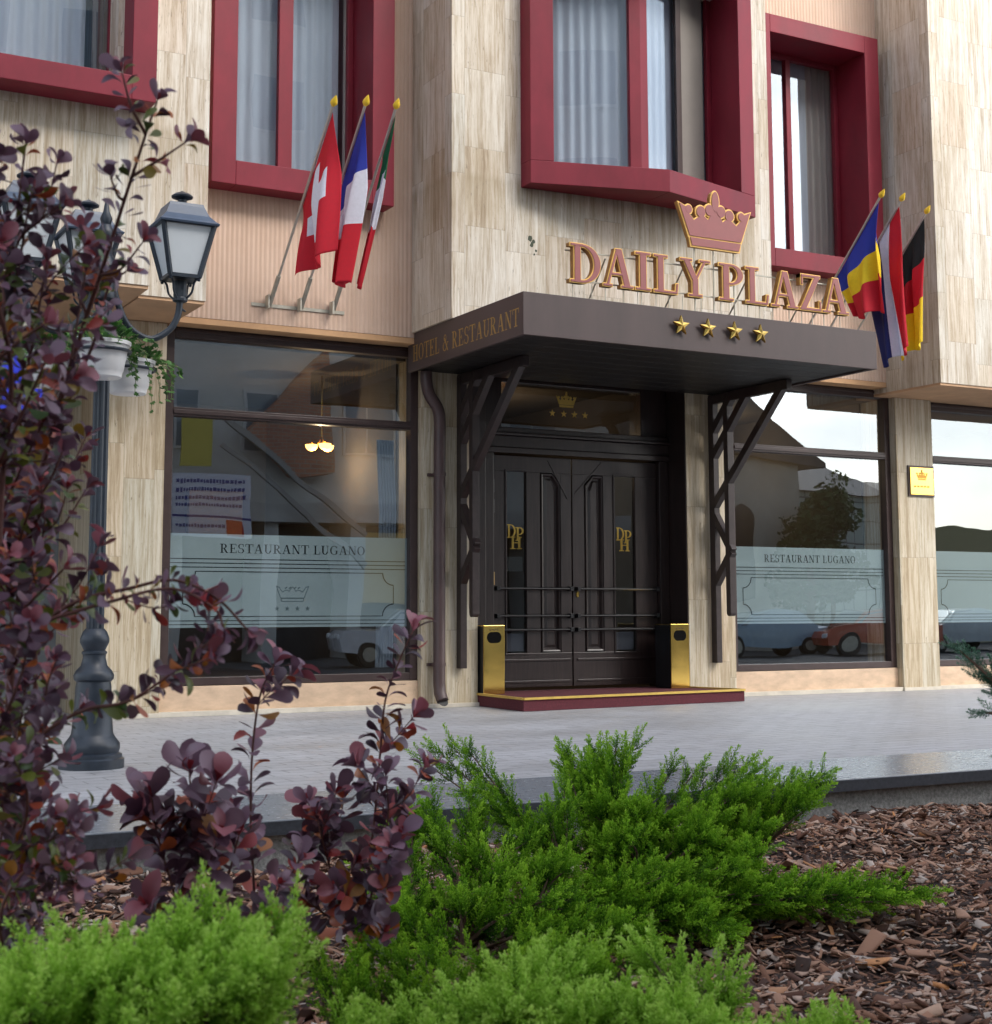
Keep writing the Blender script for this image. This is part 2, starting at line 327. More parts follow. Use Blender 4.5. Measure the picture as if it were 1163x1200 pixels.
# ------------------------------------------------------------------ serif glyphs (cap height 1)
def _R(x0, x1, y0, y1): return lambda e: [(x0-e, y0-e), (x1+e, y0-e), (x1+e, y1+e), (x0-e, y1+e)]
def _D(x0, y0, x1, y1, w_): return lambda e: [(x0-w_/2-e*1.1, y0-e), (x0+w_/2+e*1.1, y0-e), (x1+w_/2+e*1.1, y1+e), (x1-w_/2-e*1.1, y1+e)]
def _A(cx, cy, rx, ry, a0, a1, wh, wv, n=18):
    def f(e):
        A = [R_(a0+(a1-a0)*k/n) for k in range(n+1)]
        return [(cx+(rx+e)*math.cos(a), cy+(ry+e)*math.sin(a)) for a in A]+[(cx+(rx-wh-e)*math.cos(a), cy+(ry-wv-e)*math.sin(a)) for a in reversed(A)]
    return f
GL = {
 'I': (.42, [_R(.125, .295, 0, 1), _R(0, .42, 0, .05), _R(0, .42, .95, 1)]),
 'L': (.76, [_R(.12, .29, 0, 1), _R(0, .42, .95, 1), _R(0, .7, 0, .055), _D(.7, 0, .735, .27, .05)]),
 'D': (.92, [_R(.12, .29, 0, 1), _A(.34, .5, .56, .5, -90, 90, .18, .055), _R(0, .36, 0, .055), _R(0, .36, .945, 1)]),
 'P': (.74, [_R(.12, .29, 0, 1), _R(0, .42, 0, .05), _R(0, .36, .945, 1), _A(.34, .72, .38, .28, -90, 90, .16, .05), _R(.2, .35, .44, .49)]),
 'A': (.98, [_D(.13, 0, .46, 1, .07), _D(.8, 0, .5, 1, .19), _R(.24, .68, .31, .36), _R(0, .28, 0, .05), _R(.6, .98, 0, .05)]),
 'Y': (.95, [_D(.47, .42, .17, 1, .18), _D(.47, .44, .8, 1, .07), _R(.38, .55, 0, .48), _R(0, .36, .95, 1), _R(.62, .95, .95, 1), _R(.25, .68, 0, .05)]),
 'Z': (.82, [_R(.05, .8, .94, 1), _R(0, .8, 0, .06), _D(.11, .03, .69, .97, .2), _R(.05, .1, .72, 1), _R(.76, .81, 0, .28)]),
 'H': (.94, [_R(.12, .29, 0, 1), _R(.65, .82, 0, 1), _R(.2, .7, .475, .53), _R(0, .41, 0, .05), _R(.53, .94, 0, .05), _R(0, .41, .95, 1), _R(.53, .94, .95, 1)]),
 'O': (.9, [_A(.45, .5, .45, .51, 0, 180, .17, .05), _A(.45, .5, .45, .51, 180, 360, .17, .05)]),
 'T': (.88, [_R(.355, .525, 0, 1), _R(0, .88, .94, 1), _R(0, .05, .72, 1), _R(.83, .88, .72, 1), _R(.22, .66, 0, .05)]),
 'E': (.8, [_R(.12, .29, 0, 1), _R(0, .74, .94, 1), _R(0, .76, 0, .06), _R(.2, .54, .475, .53), _R(.69, .74, .76, 1), _R(.72, .77, 0, .26), _R(.5, .55, .38, .62)]),
 '&': (.95, [_A(.38, .78, .21, .22, 0, 180, .08, .06), _A(.38, .78, .21, .22, 180, 360, .08, .06), _A(.34, .27, .33, .28, 60, 330, .13, .05), _D(.82, 0, .3, .8, .14), _D(.6, .2, .8, .5, .06), _R(.7, .93, .48, .53)]),
 'R': (.92, [_R(.12, .29, 0, 1), _R(0, .42, 0, .05), _R(0, .36, .945, 1), _A(.34, .74, .38, .26, -90, 90, .16, .05), _R(.2, .4, .48, .53), _D(.76, 0, .44, .5, .18), _R(.66, .92, 0, .05)]),
 'S': (.72, [_A(.36, .74, .31, .27, 40, 268, .13, .05), _A(.36, .26, .33, .27, -140, 88, .14, .05), _R(.6, .65, .7, .98), _R(.03, .08, .02, .3)]),
 'U': (.92, [_R(.12, .29, .32, 1), _R(.74, .8, .32, 1), _A(.46, .34, .34, .35, 180, 360, .15, .055), _R(0, .41, .95, 1), _R(.6, .92, .95, 1)]),
 'G': (.96, [_A(.48, .5, .47, .51, 42, 322, .17, .05), _R(.7, .86, .06, .44), _R(.56, .96, .42, .47), _R(.78, .83, .7, .95)]),
 'N': (.96, [_R(.12, .18, 0, 1), _R(.78, .84, 0, 1), _D(.79, 0, .17, 1, .18), _R(0, .3, 0, .05), _R(0, .22, .95, 1), _R(.66, .96, .95, 1)]),
}
def glyph(mb, ch, org, xd, zd, nd, sx, sz, depth, e=0., lift=0., step=.0006):
    org, xd, zd, nd = Vector(org), Vector(xd), Vector(zd), Vector(nd)
    for k, f in enumerate(GL[ch][1]):
        hi = lift+k*step
        poly = [org+xd*(x*sx)+zd*(y*sz)+nd*hi for x, y in f(e)]
        mb.prism(poly, -nd*(depth+k*step))
def text(mb, s, org, xd, zd, nd, width, h, depth=.0006, step=.0004, gap=.12, sp=.45):
    tot = sum((GL[c][0]+gap) if c != ' ' else sp for c in s)-gap; sx = width/tot; x = 0
    for c in s:
        if c == ' ': x += sp; continue
        glyph(mb, c, Vector(org)+Vector(xd)*x*sx, xd, zd, nd, sx, h, depth, step=step); x += GL[c][0]+gap
def star(mb, c, xd, zd, nd, r, th, bulge=0.):
    c, xd, zd, nd = Vector(c), Vector(xd), Vector(zd), Vector(nd); pts = []
    for k in range(10):
        a = math.pi/2+k*math.pi/5; q = r if k % 2 == 0 else r*.42; pts.append(c+xd*q*math.cos(a)+zd*q*math.sin(a))
    if not bulge: mb.prism(pts, nd*th); return
    b = len(mb.v); vs = pts+[p+nd*th for p in pts]+[c+nd*(th+bulge)]
    mb.add(vs, [(i, (i+1) % 10, (i+1) % 10+10, i+10) for i in range(10)]+[(i+10, (i+1) % 10+10, 20) for i in range(10)]+[tuple(range(9, -1, -1))])
def crown_polys(e=0.):
    """outline pieces of the five-pointed crown on a unit width (x 0..1, y 0..0.6)"""
    out = []
    out.append([(.17-e, 0-e), (.83+e, 0-e), (.855+e, .085+e*.5), (.145-e, .085+e*.5)])
    def disc(x, y, r, n=18): return [(x+(r+e)*math.cos(2*math.pi*k/n), y+(r+e)*math.sin(2*math.pi*k/n)) for k in range(n)]
    body = [(.14-e, .1-e), (.86+e, .1-e), (.93+e, .27), (1+e*1.4, .44+e), (.9-e*.2, .40+e), (.86, .33+e), (.8, .27+e), (.74, .31+e), (.66, .33+e), (.6, .29+e), (.56+e, .36), (.5, .42+e),
            (.44-e, .36), (.4, .29+e), (.34, .33+e), (.26, .31+e), (.2, .27+e), (.14, .33+e), (.1+e*.2, .40+e), (0-e*1.4, .44+e), (.07-e, .27)]
    out.append(body)
    for x, y, r in ((.3, .37, .062), (.7, .37, .062), (.13, .38, .045), (.87, .38, .045), (.42, .40, .06), (.58, .40, .06)): out.append(disc(x, y, r))
    out.append([(.5+(.05+e)*math.cos(2*math.pi*k/18), .5+(.11+e)*math.sin(2*math.pi*k/18)) for k in range(18)])
    return out
def crown(mb, org, xd, zd, nd, wd, depth, e=0, lift=0, step=.0006):
    org, xd, zd, nd = Vector(org), Vector(xd), Vector(zd), Vector(nd)
    for k, pl in enumerate(crown_polys(e)): mb.prism([org+xd*(x*wd)+zd*(y*wd*1.08)+nd*(lift+k*step) for x, y in pl], -nd*(depth+k*step))
XD, ZD, ND = (1, 0, 0), (0, 0, 1), (0, -1, 0)
#@@PART2
# ------------------------------------------------------------------ ground, pavement, kerb, mulch bed, road
GRD = mat("asphalt", (.07, .07, .072), .85, var=(.25, 3), bump=.2)
def pavemat():
    q = NT("grey_paving"); g = q.n("NewGeometry"); sp = q.n("SeparateXYZ"); q.l(g.outputs['Position'], sp.inputs[0]); x, y = sp.outputs[0], sp.outputs[1]
    br = q.n("TexBrick"); q.l(q.comb(x, y, 0), br.inputs['Vector']); br.inputs['Scale'].default_value = 1; br.inputs['Brick Width'].default_value = .3; br.inputs['Row Height'].default_value = .15
    br.inputs['Mortar Size'].default_value = .006; br.inputs['Color1'].default_value = (.46, .46, .465, 1); br.inputs['Color2'].default_value = (.42, .42, .425, 1); br.inputs['Mortar'].default_value = (.24, .24, .24, 1)
    n1 = q.noise(q.comb(q.math('MULTIPLY', x, .6), q.math('MULTIPLY', y, 1.3), 0), 1.0, 6, .65); n2 = q.noise(q.comb(x, y, 0), 45, 5, .7); n3 = q.noise(q.comb(q.math('MULTIPLY', x, 5), q.math('MULTIPLY', y, 11), 0), 1.0, 5, .7)
    c = q.mix(.8, br.outputs[0], q.ramp(n1, [(.3, (.78, .77, .76)), (.7, (1.12, 1.13, 1.16))]), 'MULTIPLY')
    c = q.mix(.7, c, q.ramp(n3, [(.36, (.62, .62, .63)), (.46, (.95, .95, .96)), (.7, (1.12, 1.12, 1.12))]), 'MULTIPLY')
    c = q.mix(.6, c, q.ramp(n2, [(.3, (.8, .8, .8)), (.7, (1.15, 1.15, 1.15))]), 'MULTIPLY')
    q.l(c, q.p.inputs['Base Color']); q.l(q.ramp(n1, [(.3, (.42,)*3), (.7, (.62,)*3)]), q.p.inputs['Roughness'])
    b = q.n("Bump"); b.inputs['Strength'].default_value = .4; b.inputs['Distance'].default_value = .004; q.l(q.math('ADD', q.math('MULTIPLY', n2, .6), q.math('MULTIPLY', br.outputs['Fac'], -1.0)), b.inputs['Height']); q.l(b.outputs[0], q.p.inputs['Normal'])
    return q.m
PAVE = pavemat()
COPE = mat("polished_granite_coping", (.24, .255, .275), .22, var=(.16, 22), bump=.02, spec=.55)
COPEF = mat("dark_granite_edge", (.05, .055, .065), .3, var=(.4, 40), bump=.05)
ROUGHC = mat("rough_concrete_plinth", (.30, .29, .27), .9, var=(.45, 55), bump=.7)
MULB = mat("dark_mulch_soil", (.035, .018, .013), .95, var=(.6, 35), bump=1.)

tag(bx("ground", GRD, None, -600, 600, -600, 400, -.5, -.40), kind='structure')
tag(bx("pavement", PAVE, None, -30, 60, -6.22, 6, -.3, 0), kind='structure')
k = thing("kerb", (5, -6.7, 0), None, None); tag(k, kind='structure')
mb = MB()
x = -30.0
while x < 60:                                     # coping slabs with fine joints
    mb.box(x+.002, x+1.196, -7.19, -6.222, -.062, .002); x += 1.2
mb.build("coping", COPE, k, bevel=.004)
bx("coping_edge", COPEF, k, -30, 60, -7.2, -7.1905, -.066, -.004)
bx("plinth_face", ROUGHC, k, -30, 60, -7.14, -6.23, -.4, -.0625)

# mulch bed: an uneven sheet that rises a little around the shrubs
def mul_z(x, y):
    return -.20+.035*math.sin(x*1.7+.6)*math.cos(y*1.9)+.02*math.sin(x*4.1+y*3.3)+.05*max(0, min(1, (-7.6-y)/2.))
vs, fs = [], []; NX, NY = 130, 90
for j in range(NY):
    for i in range(NX):
        x = -3+13*i/(NX-1); y = -15.5+8.35*j/(NY-1); vs.append((x, y, mul_z(x, y)+rnd.uniform(-.006, .006)))
for j in range(NY-1):
    for i in range(NX-1): fs.append((j*NX+i, j*NX+i+1, (j+1)*NX+i+1, (j+1)*NX+i))
mb = MB(); mb.add(vs, fs); tag(mb.build("mulch_bed", MULB, smooth=True), kind='structure')
# bark chips
cv = [(-.5, -.5, -.1), (.45, -.42, -.14), (.55, .38, -.08), (-.42, .5, -.12), (-.42, -.38, .13), (.5, -.3, .10), (.38, .3, .16), (-.35, .42, .09)]
cf = [(0, 3, 2, 1), (4, 5, 6, 7), (0, 1, 5, 4), (1, 2, 6, 5), (2, 3, 7, 6), (3, 0, 4, 7)]
M, T = [], []
for i in range(100000):
    x = rnd.uniform(-1.4, 9.6); y = -7.2-4.2*rnd.random()**.9
    if x < .3 and y < -10.2: continue
    z = mul_z(x, y)+rnd.uniform(0, .028)
    L = (.014+.036*rnd.random()**1.5 if rnd.random() < .9 else rnd.uniform(.05, .11))*rnd.uniform(.8, 1.2)*(1.25 if math.sin(x*5.1)*math.sin(y*4.3+x) > .2 else .9); Wd = L*rnd.uniform(.2, .5); H = L*rnd.uniform(.12, .4)
    r = Matrix.Rotation(rnd.uniform(0, 6.28), 3, 'Z') @ Matrix.Rotation(rnd.gauss(0, .45), 3, 'X') @ Matrix.Rotation(rnd.gauss(0, .35), 3, 'Y')
    a = r @ Matrix.Diagonal((L, Wd, H))
    M.append([[*a[0], x], [*a[1], y], [*a[2], z], [0, 0, 0, 1]]); T.append(rnd.random())
for (px, py, dd, L) in ((1060, 1100, 5.2, .14), (1030, 1085, 5.3, .09), (930, 1010, 6.0, .10), (1100, 1060, 5.6, .1), (1130, 1125, 5, .12), (1010, 1130, 5, .08)):
    p = at(px, py, dd); r = Matrix.Rotation(rnd.uniform(0, 6), 3, 'Z'); a = r @ Matrix.Diagonal((L, L*.4, L*.3)); M.append([[*a[0], p.x], [*a[1], p.y], [*a[2], mul_z(p.x, p.y)+.05], [0, 0, 0, 1]]); T.append(.62)
tag(scatter("bark_chips", cv, cf, M, T, CHIPM), kind='stuff')

# ------------------------------------------------------------------ the hotel
B = thing("hotel_building", (8, 0, 0), "hotel front of travertine bays, ribbed pink render and burgundy framed windows above the shop glass", "building")
YP = -.25                                        # pink wall plane
YB = -1.15                                       # front of the bays
TOP = 11.0
# upper walls
bx("upper_wall", PINK, B, 3.9, 6.62, YP, .15, 3.75, 5.1)
bx("upper_wall", PINK, B, 3.9, 4.45, YP, .15, 5.1, TOP)
bx("upper_wall", PINK, B, 5.95, 6.62, YP, .15, 5.1, TOP)
bx("upper_wall", PINK, B, 4.45, 5.95, YP, .15, 8.0, TOP)
bx("upper_wall", PINK, B, 10.3, 13.0, YP, .15, 3.75, 5.0)
bx("upper_wall", PINK, B, 12.5, 13.0, YP, .15, 5.0, TOP)
bx("upper_wall", PINK, B, 10.3, 12.5, YP, .15, 7.95, TOP)
bx("ledge", OCHRE, B, 4.0, 6.6, YP+.004, .3, 3.69, 3.748); bx("ledge", OCHRE, B, 10.3, 12.93, YP+.004, .3, 3.69, 3.748)
# travertine bays
def bay_cut(name, x0, x1, y0, z0, holes):        # box of a bay with a rectangular window opening
    m = MB()
    if not holes: m.box(x0, x1, y0, .3, z0, TOP)
    else:
        a, b, c, d = holes
        m.box(x0, a, y0, .3, z0, TOP); m.box(b, x1, y0, .3, z0, TOP); m.box(a, b, y0, .3, z0, c); m.box(a, b, y0, .3, d, TOP)
    return m.build(name, TRAV, B)
CHIPD = mat("mossy_chip", (.07, .08, .055), .9)
bay_cut("stone_bay", 6.47, 10.42, YB, 3.80, (7.45, 9.86, 5.4, 7.75))
bay_cut("stone_bay", 12.91, 18.5, YB, 3.63, None)
bay_cut("stone_bay", 3.42, 4.03, YB+.05, 3.73, None)
bay_cut("stone_bay", -4.0, 3.419, YB-.3, 3.74, (-1.2, 3.1, 5.45, 7.8))
bx("soffit", SOFF, B, 12.912, 18.4, YB+.012, .3, 3.60, 3.629); bx("soffit", SOFF, B, 3.425, 4.02, YB+.062, .3, 3.70, 3.729); bx("soffit", SOFF, B, -4, 3.415, YB-.288, .3, 3.71, 3.739)
bx("soffit", SOFF, B, 6.66, 10.3, -.9, .3, 3.76, 3.797)
for x_, z_, r_ in ((7.35, 4.69, .045), (7.39, 4.66, .03), (7.37, 4.63, .035), (7.42, 4.57, .022), (7.40, 4.53, .016)):
    m = MB().prism([(x_+r_*math.cos(k_*.9)*rnd.uniform(.35, .8), YB-.0015, z_+r_*math.sin(k_*.9)*rnd.uniform(.5, 1.1)) for k_ in range(7)], (0, .001, 0))
    m.build("chipped_patch", CHIPD, B)
# columns at street level
bx("stone_column", TRAVC, B, 3.385, 3.975, -.1, 1.6, 0, 3.695, bevel=.004)
bx("stone_column", TRAVC, B, 6.66, 7.31, -.1, .6, 0, 3.68, bevel=.004)
bx("stone_column", TRAVC, B, 9.99, 10.64, -.1, .6, 0, 3.68, bevel=.004)
bx("stone_column", TRAVC, B, 13.16, 13.765, -.12, .6, 0, 3.598, bevel=.004)
bx("stone_column", TRAVC, B, 16.9, 17.6, -.12, .6, 0, 3.598, bevel=.004)
# plinths under the shop windows
for a, b in ((3.976, 6.659), (10.641, 13.159), (13.766, 16.899)):
    bx("plinth", BASEM, B, a, b, -.03, .5, .03, .275, bevel=.004); bx("skirting", SKIRT, B, a, b, -.11, .4, 0, .045, bevel=.003)
for a, b in ((3.385, 3.975), (6.6, 7.31), (9.99, 10.64), (13.16, 13.765)): bx("skirting", SKIRT, B, a, b, -.135, -.1005, 0, .04, bevel=.003)
# left recess behind the lamp
bx("recess_wall", mat("grey_recess_wall", (.35, .35, .34), .7, var=(.1, 3)), B, -3.5, 3.384, 1.6, 1.8, 0, 3.7)
for a in (.4, 1.45, 2.5): bx("recess_panel", mat("grey_door_panel", (.20, .22, .24), .35, var=(.08, 3)), B, a, a+.98, 1.56, 1.599, .1, 2.9, bevel=.01)
bx("stone_column", TRAVC, B, -.6, .1, -.1, 1.55, 0, 3.7, bevel=.004)
# interior rooms (walls, floor, ceiling) behind the glass
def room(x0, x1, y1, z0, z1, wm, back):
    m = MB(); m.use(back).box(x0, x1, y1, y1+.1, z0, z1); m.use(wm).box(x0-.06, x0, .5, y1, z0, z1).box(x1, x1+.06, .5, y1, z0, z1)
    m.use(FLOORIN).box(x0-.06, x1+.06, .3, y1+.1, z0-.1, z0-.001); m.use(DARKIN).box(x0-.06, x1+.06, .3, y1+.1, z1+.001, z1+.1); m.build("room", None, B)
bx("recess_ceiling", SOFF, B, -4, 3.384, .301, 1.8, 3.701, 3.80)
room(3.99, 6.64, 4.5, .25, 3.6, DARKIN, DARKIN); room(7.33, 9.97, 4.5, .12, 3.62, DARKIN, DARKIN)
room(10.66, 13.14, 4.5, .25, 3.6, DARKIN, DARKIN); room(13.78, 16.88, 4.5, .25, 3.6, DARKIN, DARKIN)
# things inside that show faintly: ochre wall panels
bx("wall_panel", WARMIN, B, 5.6, 6.3, 4.4, 4.49, 1.4, 2.5)

# shop windows: each a bronze frame with two panes, a frosted band and lettering
def shop_window(x0, x1, lab, crown_x=None, ledge=3.69, txt=None, sections=None):
    m = MB(); z0, z1, zt, fw, y0, y1 = .28, ledge, 2.83, .085, -.02, .09
    m.box(x0, x0+fw, y0, y1, z0, z1).box(x1-fw, x1, y0, y1, z0, z1).box(x0+fw, x1-fw, y0, y1, z0, z0+.075).box(x0+fw, x1-fw, y0, y1, z1-.10, z1).box(x0+fw, x1-fw, y0, y1, zt, zt+.085)
    m.box(x0+fw, x1-fw, y0-.015, y0-.001, zt+.02, zt+.06).box(x0+fw, x1-fw, y0-.015, y0-.001, z1-.05, z1-.02)
    f = m.build("shop_window", BRONZE, B, bevel=.004)
    a, b = x0+fw, x1-fw
    bx("glass_pane", GLASS, f, a-.01, b+.01, .045, .053, z0+.07, zt+.003); bx("glass_pane", GLASS, f, a-.01, b+.01, .045, .053, zt+.08, z1-.09)
    bx("frosted_band", FROST, f, a, b, .0590, .0605, .82, 1.715)
    m = MB().use(INK); yy = .0568
    def hl(xa, xb, z, t=.008, ink=INK, k=0): m.use(ink); m.box(xa, xb, yy-.0004-k*.0003, yy+.001, z-t/2, z+t/2)
    def vl(x, za, zb, t=.008, k=1): m.use(INK); m.box(x-t/2, x+t/2, yy-.0004-k*.0003, yy+.001, za, zb)
    for i, z in enumerate((1.475, 1.435, 1.395)): hl(a+.02, b-.02, z)
    for i, z in enumerate((.885, .85)): hl(a+.02, b-.02, z)
    L, Rr = a+.15, b-.15; hl(L+.12, Rr-.12, 1.355, k=1); hl(L+.12, Rr-.12, .925, k=1); vl(L, 1.045, 1.235); vl(Rr, 1.045, 1.235)
    for cx, cz, a0 in ((L, 1.355, 270), (Rr, 1.355, 180), (L, .925, 0), (Rr, .925, 90)):
        pts = []
        for kk in range(9):
            an = R_(a0+90*kk/8); pts.append((cx+.12*math.cos(an), cz+.12*math.sin(an)))
        for kk in range(8):
            p, q2 = pts[kk], pts[kk+1]; m.bar((p[0], yy-.0006, p[1]), (q2[0], yy-.0006, q2[1]), .0012, .011)
    if txt: m.use(INK); text(m, "RESTAURANT LUGANO", (txt[0], yy+.0008, txt[2]), XD, ZD, ND, txt[1]-txt[0], .088, depth=.0006, step=.0003)
    if crown_x:
        m.use(INKG)
        for e, z in ((0, 0),):
            for x_, z_ in [(crown_x-.16+.32*k/3, 1.0) for k in range(4)]:
                star(m, (x_, yy+.0005, z_), XD, ZD, ND, .028, .0008)
            for pl in crown_polys()[:2]:
                P3 = [(crown_x-.17+x_*.34, z_*.34+1.07) for x_, z_ in pl]
                for i in range(len(P3)): m.bar((P3[i][0], yy-.0002, P3[i][1]), (P3[(i+1) % len(P3)][0], yy-.0002, P3[(i+1) % len(P3)][1]), .001, .007)
            for x_ in (.3, .7, .42, .58): m.bar((crown_x-.17+x_*.34-.012, yy-.0002, 1.195), (crown_x-.17+x_*.34+.012, yy-.0002, 1.21), .001, .012)
    m.build("lettering" if txt else "line_pattern", None, f)
    return f
shop_window(3.99, 6.655, 0, 5.33, txt=(4.585, 6.10, 1.535)); shop_window(10.645, 13.15, 0, None, txt=(11.2, 12.6, 1.54)); shop_window(13.77, 16.895, 0, None, 3.595)

# upper windows
def curtain(par, x0, x1, z0, z1, y, m_, amp=.02, per=.09, slant=0.):
    m = MB(); n = int((x1-x0)/.012); ph = rnd.uniform(0, 6)
    for i in range(n+1):
        x = x0+(x1-x0)*i/n; yy = y+amp*math.sin(2*math.pi*x/per+ph+1.3*math.sin(x*7))+slant*(x-x0)
        m.v += [(x, yy, z0), (x, yy, z1)]
    for i in range(n): m.f.append((2*i, 2*i+2, 2*i+3, 2*i+1)); m.mi.append(0)
    return m.build("curtain", m_, par, smooth=True)
def box_frame(x0, x1, z0, z1, yf, yw, bw, glassy, mull, sash=.06):
    """projecting burgundy surround with mitred look, deep reveal, sash and glass"""
    m = MB()
    m.box(x0, x0+bw, yf, glassy, z0, z1).box(x1-bw, x1, yf, glassy, z0, z1).box(x0+bw, x1-bw, yf, glassy, z0, z0+bw).box(x0+bw, x1-bw, yf, glassy, z1-bw, z1)
    f = m.build("upper_window", BURG, B, bevel=.006)
    a, b, c, d = x0+bw, x1-bw, z0+bw, z1-bw
    s = MB(); s.box(a, a+sash, glassy-.05, glassy+.02, c, d).box(b-sash, b, glassy-.05, glassy+.02, c, d).box(a+sash, b-sash, glassy-.05, glassy+.02, c, c+sash).box(a+sash, b-sash, glassy-.05, glassy+.02, d-sash, d)
    for x, w_ in mull: s.box(x-w_/2, x+w_/2, glassy-.052, glassy+.018, c+sash, d-sash)
    s.build("sash", BURG, f, bevel=.005)
    bx("glass_pane", GLASSU, f, a+.01, b-.01, glassy-.012, glassy-.006, c+.01, d-.01)
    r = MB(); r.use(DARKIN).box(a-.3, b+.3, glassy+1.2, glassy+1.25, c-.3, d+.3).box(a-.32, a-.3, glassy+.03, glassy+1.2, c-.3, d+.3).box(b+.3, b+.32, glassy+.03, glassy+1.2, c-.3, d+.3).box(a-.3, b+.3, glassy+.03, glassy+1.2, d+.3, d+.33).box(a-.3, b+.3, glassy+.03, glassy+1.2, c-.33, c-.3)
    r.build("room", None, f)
    return f, (a, b, c, d)
f, (a, b, c, d) = box_frame(4.25, 6.15, 5.02, 8.1, -.5, YP, .24, .06, [(5.17, .15)])
curtain(f, a, 5.80, c, d, .16, CURT, .015, .13); bx("dark_jamb", CURTG, f, 5.83, 5.9, .07, .1, c+.06, d)
f, (a, b, c, d) = box_frame(10.8, 12.71, 4.95, 8.0, -.5, YP, .22, .06, [(11.70, .075)])
curtain(f, 10.9, 12.12, c, d, .2, CURT, .012, .14); curtain(f, 12.1, 12.56, c, d, .17, CURTG, .03, .1)
f, (a, b, c, d) = box_frame(-1.4, 3.36, 5.25, 8.1, -1.75, -1.45, .21, -1.1, [(1.0, .12)])
curtain(f, a, 2.92, c, d, -1.0, CURT, .015, .13); bx("dark_jamb", BRONZE, f, 2.96, 3.06, -1.08, -1.05, c+.06, d)
# pointed window of the middle bay: two leaves meeting at a forward edge
def wedge_window():
    xl, xm, xr, ye, ym, z0, z1, bw = 7.25, 8.66, 10.06, -1.35, -1.73, 5.2, 8.1, .235
    m = MB()
    def Yf(x): return ye+(ym-ye)*(1-abs(x-xm)/(xr-xm))
    for za, zb in ((z0, z0+bw), (z1-bw, z1)):
        for xa, xb in ((xl, xm), (xm, xr)):
            m.prism([(xa, Yf(xa), za), (xb, Yf(xb), za), (xb, Yf(xb)+.5 if xb == xm else -1.148, za), (xa, Yf(xa)+.5 if xa == xm else -1.148, za)], (0, 0, zb-za))
    for xa, xb in ((xl, xl+bw), (xr-bw, xr)): m.prism([(xa, Yf(xa), z0+bw), (xb, Yf(xb), z0+bw), (xb, -.72, z0+bw), (xa, -.72, z0+bw)], (0, 0, z1-z0-2*bw))
    f = m.build("upper_window", BURG, B, bevel=.005)
    g = .50; a, b = xl+bw, xr-bw; c, d = z0+bw, z1-bw; s = MB(); S = .07
    def Yg(x): return Yf(x)+g
    def piece(mb_, xa, xb, za, zb, t=.06, off=0.): mb_.prism([(xa, Yg(xa)+off, za), (xb, Yg(xb)+off, za), (xb, Yg(xb)+t+off, za), (xa, Yg(xa)+t+off, za)], (0, 0, zb-za))
    for xa, xb in ((a, a+.05), (xm-.115, xm), (xm, xm+.115), (b-S, b)): piece(s, xa, xb, c, d)
    for xa, xb in ((a+.05, xm-.115), (xm+.115, b-S)):
        piece(s, xa, xb, c, c+.05); piece(s, xa, xb, d-S, d)
    s.build("sash", BURG, f, bevel=.004)
    gp = MB(); piece(gp, a+.02, xm-.1, c+.03, d-.03, .006, .03); piece(gp, xm+.1, 9.24, c+.03, d-.03, .006, .03); gp.build("glass_pane", GLASSU, f)
    j = MB(); piece(j, 9.24, 9.32, c+.05, d-S, .05, .0); j.build("bronze_stile", BRONZE, f)
    j = MB(); piece(j, 9.32, b-S-.05, c+.05, d-S, .02, .03); j.build("grey_blind", mat("grey_blind", (.22, .20, .18), .8, var=(.06, 5)), f)
    for xa, xb, sl in ((a-.1, xm, (ym-ye)/(xm-xl)), (xm, b+.1, -(ym-ye)/(xm-xl))):
        mm = MB(); n = 110
        for i in range(n+1):
            x = xa+(xb-xa)*i/n; yy = Yg(x)+.12+.014*math.sin(x*48+1.3*math.sin(x*7)); mm.v += [(x, yy, c-.05), (x, yy, d+.05)]
        for i in range(n): mm.f.append((2*i, 2*i+2, 2*i+3, 2*i+1)); mm.mi.append(0)
        mm.build("curtain", CURT, f, smooth=True)
    r = MB(); r.box(7.3, 9.95, -.1, -.05, 5.0, 8.2); r.build("room", DARKIN, f)
wedge_window()

# ------------------------------------------------------------------ entrance: dark wooden doors in the recess
YD = .30
df = MB(); df.box(7.315, 7.44, .12, .5, .1, 3.6).box(7.44, 7.56, .18, .5, .1, 3.6).box(7.56, 7.69, .24, .5, .1, 2.68).box(9.85, 9.975, .24, .5, .1, 2.68)
df.box(7.56, 7.80, .26, .5, 2.96, 3.6).box(9.62, 9.975, .26, .5, 2.96, 3.6).box(7.80, 9.62, .26, .5, 3.46, 3.6)
df.box(7.56, 9.975, .20, .5, 2.68, 2.74).box(7.56, 9.975, .23, .5, 2.74, 2.87).box(7.56, 9.975, .17, .5, 2.87, 2.90).box(7.56, 9.975, .21, .5, 2.90, 2.96)
DF = df.build("door_frame", WOOD, B, bevel=.008)
bx("reveal_panel", WOOD, B, 9.978, 9.989, -.09, .5, .1, 3.6)
tw = bx("transom_window", GLASSD, B, 7.78, 9.64, .33, .338, 2.94, 3.48)
m = MB(); crown(m, (8.53, .3265, 3.24), XD, ZD, ND, .27, .001, step=.0004)
m.build("crown_emblem", GOLDP, tw)
for x in (8.48, 8.63, 8.77, 8.91): m = MB(); star(m, (x, .327, 3.165), XD, ZD, ND, .042, .001); m.build("star", GOLDP, tw)
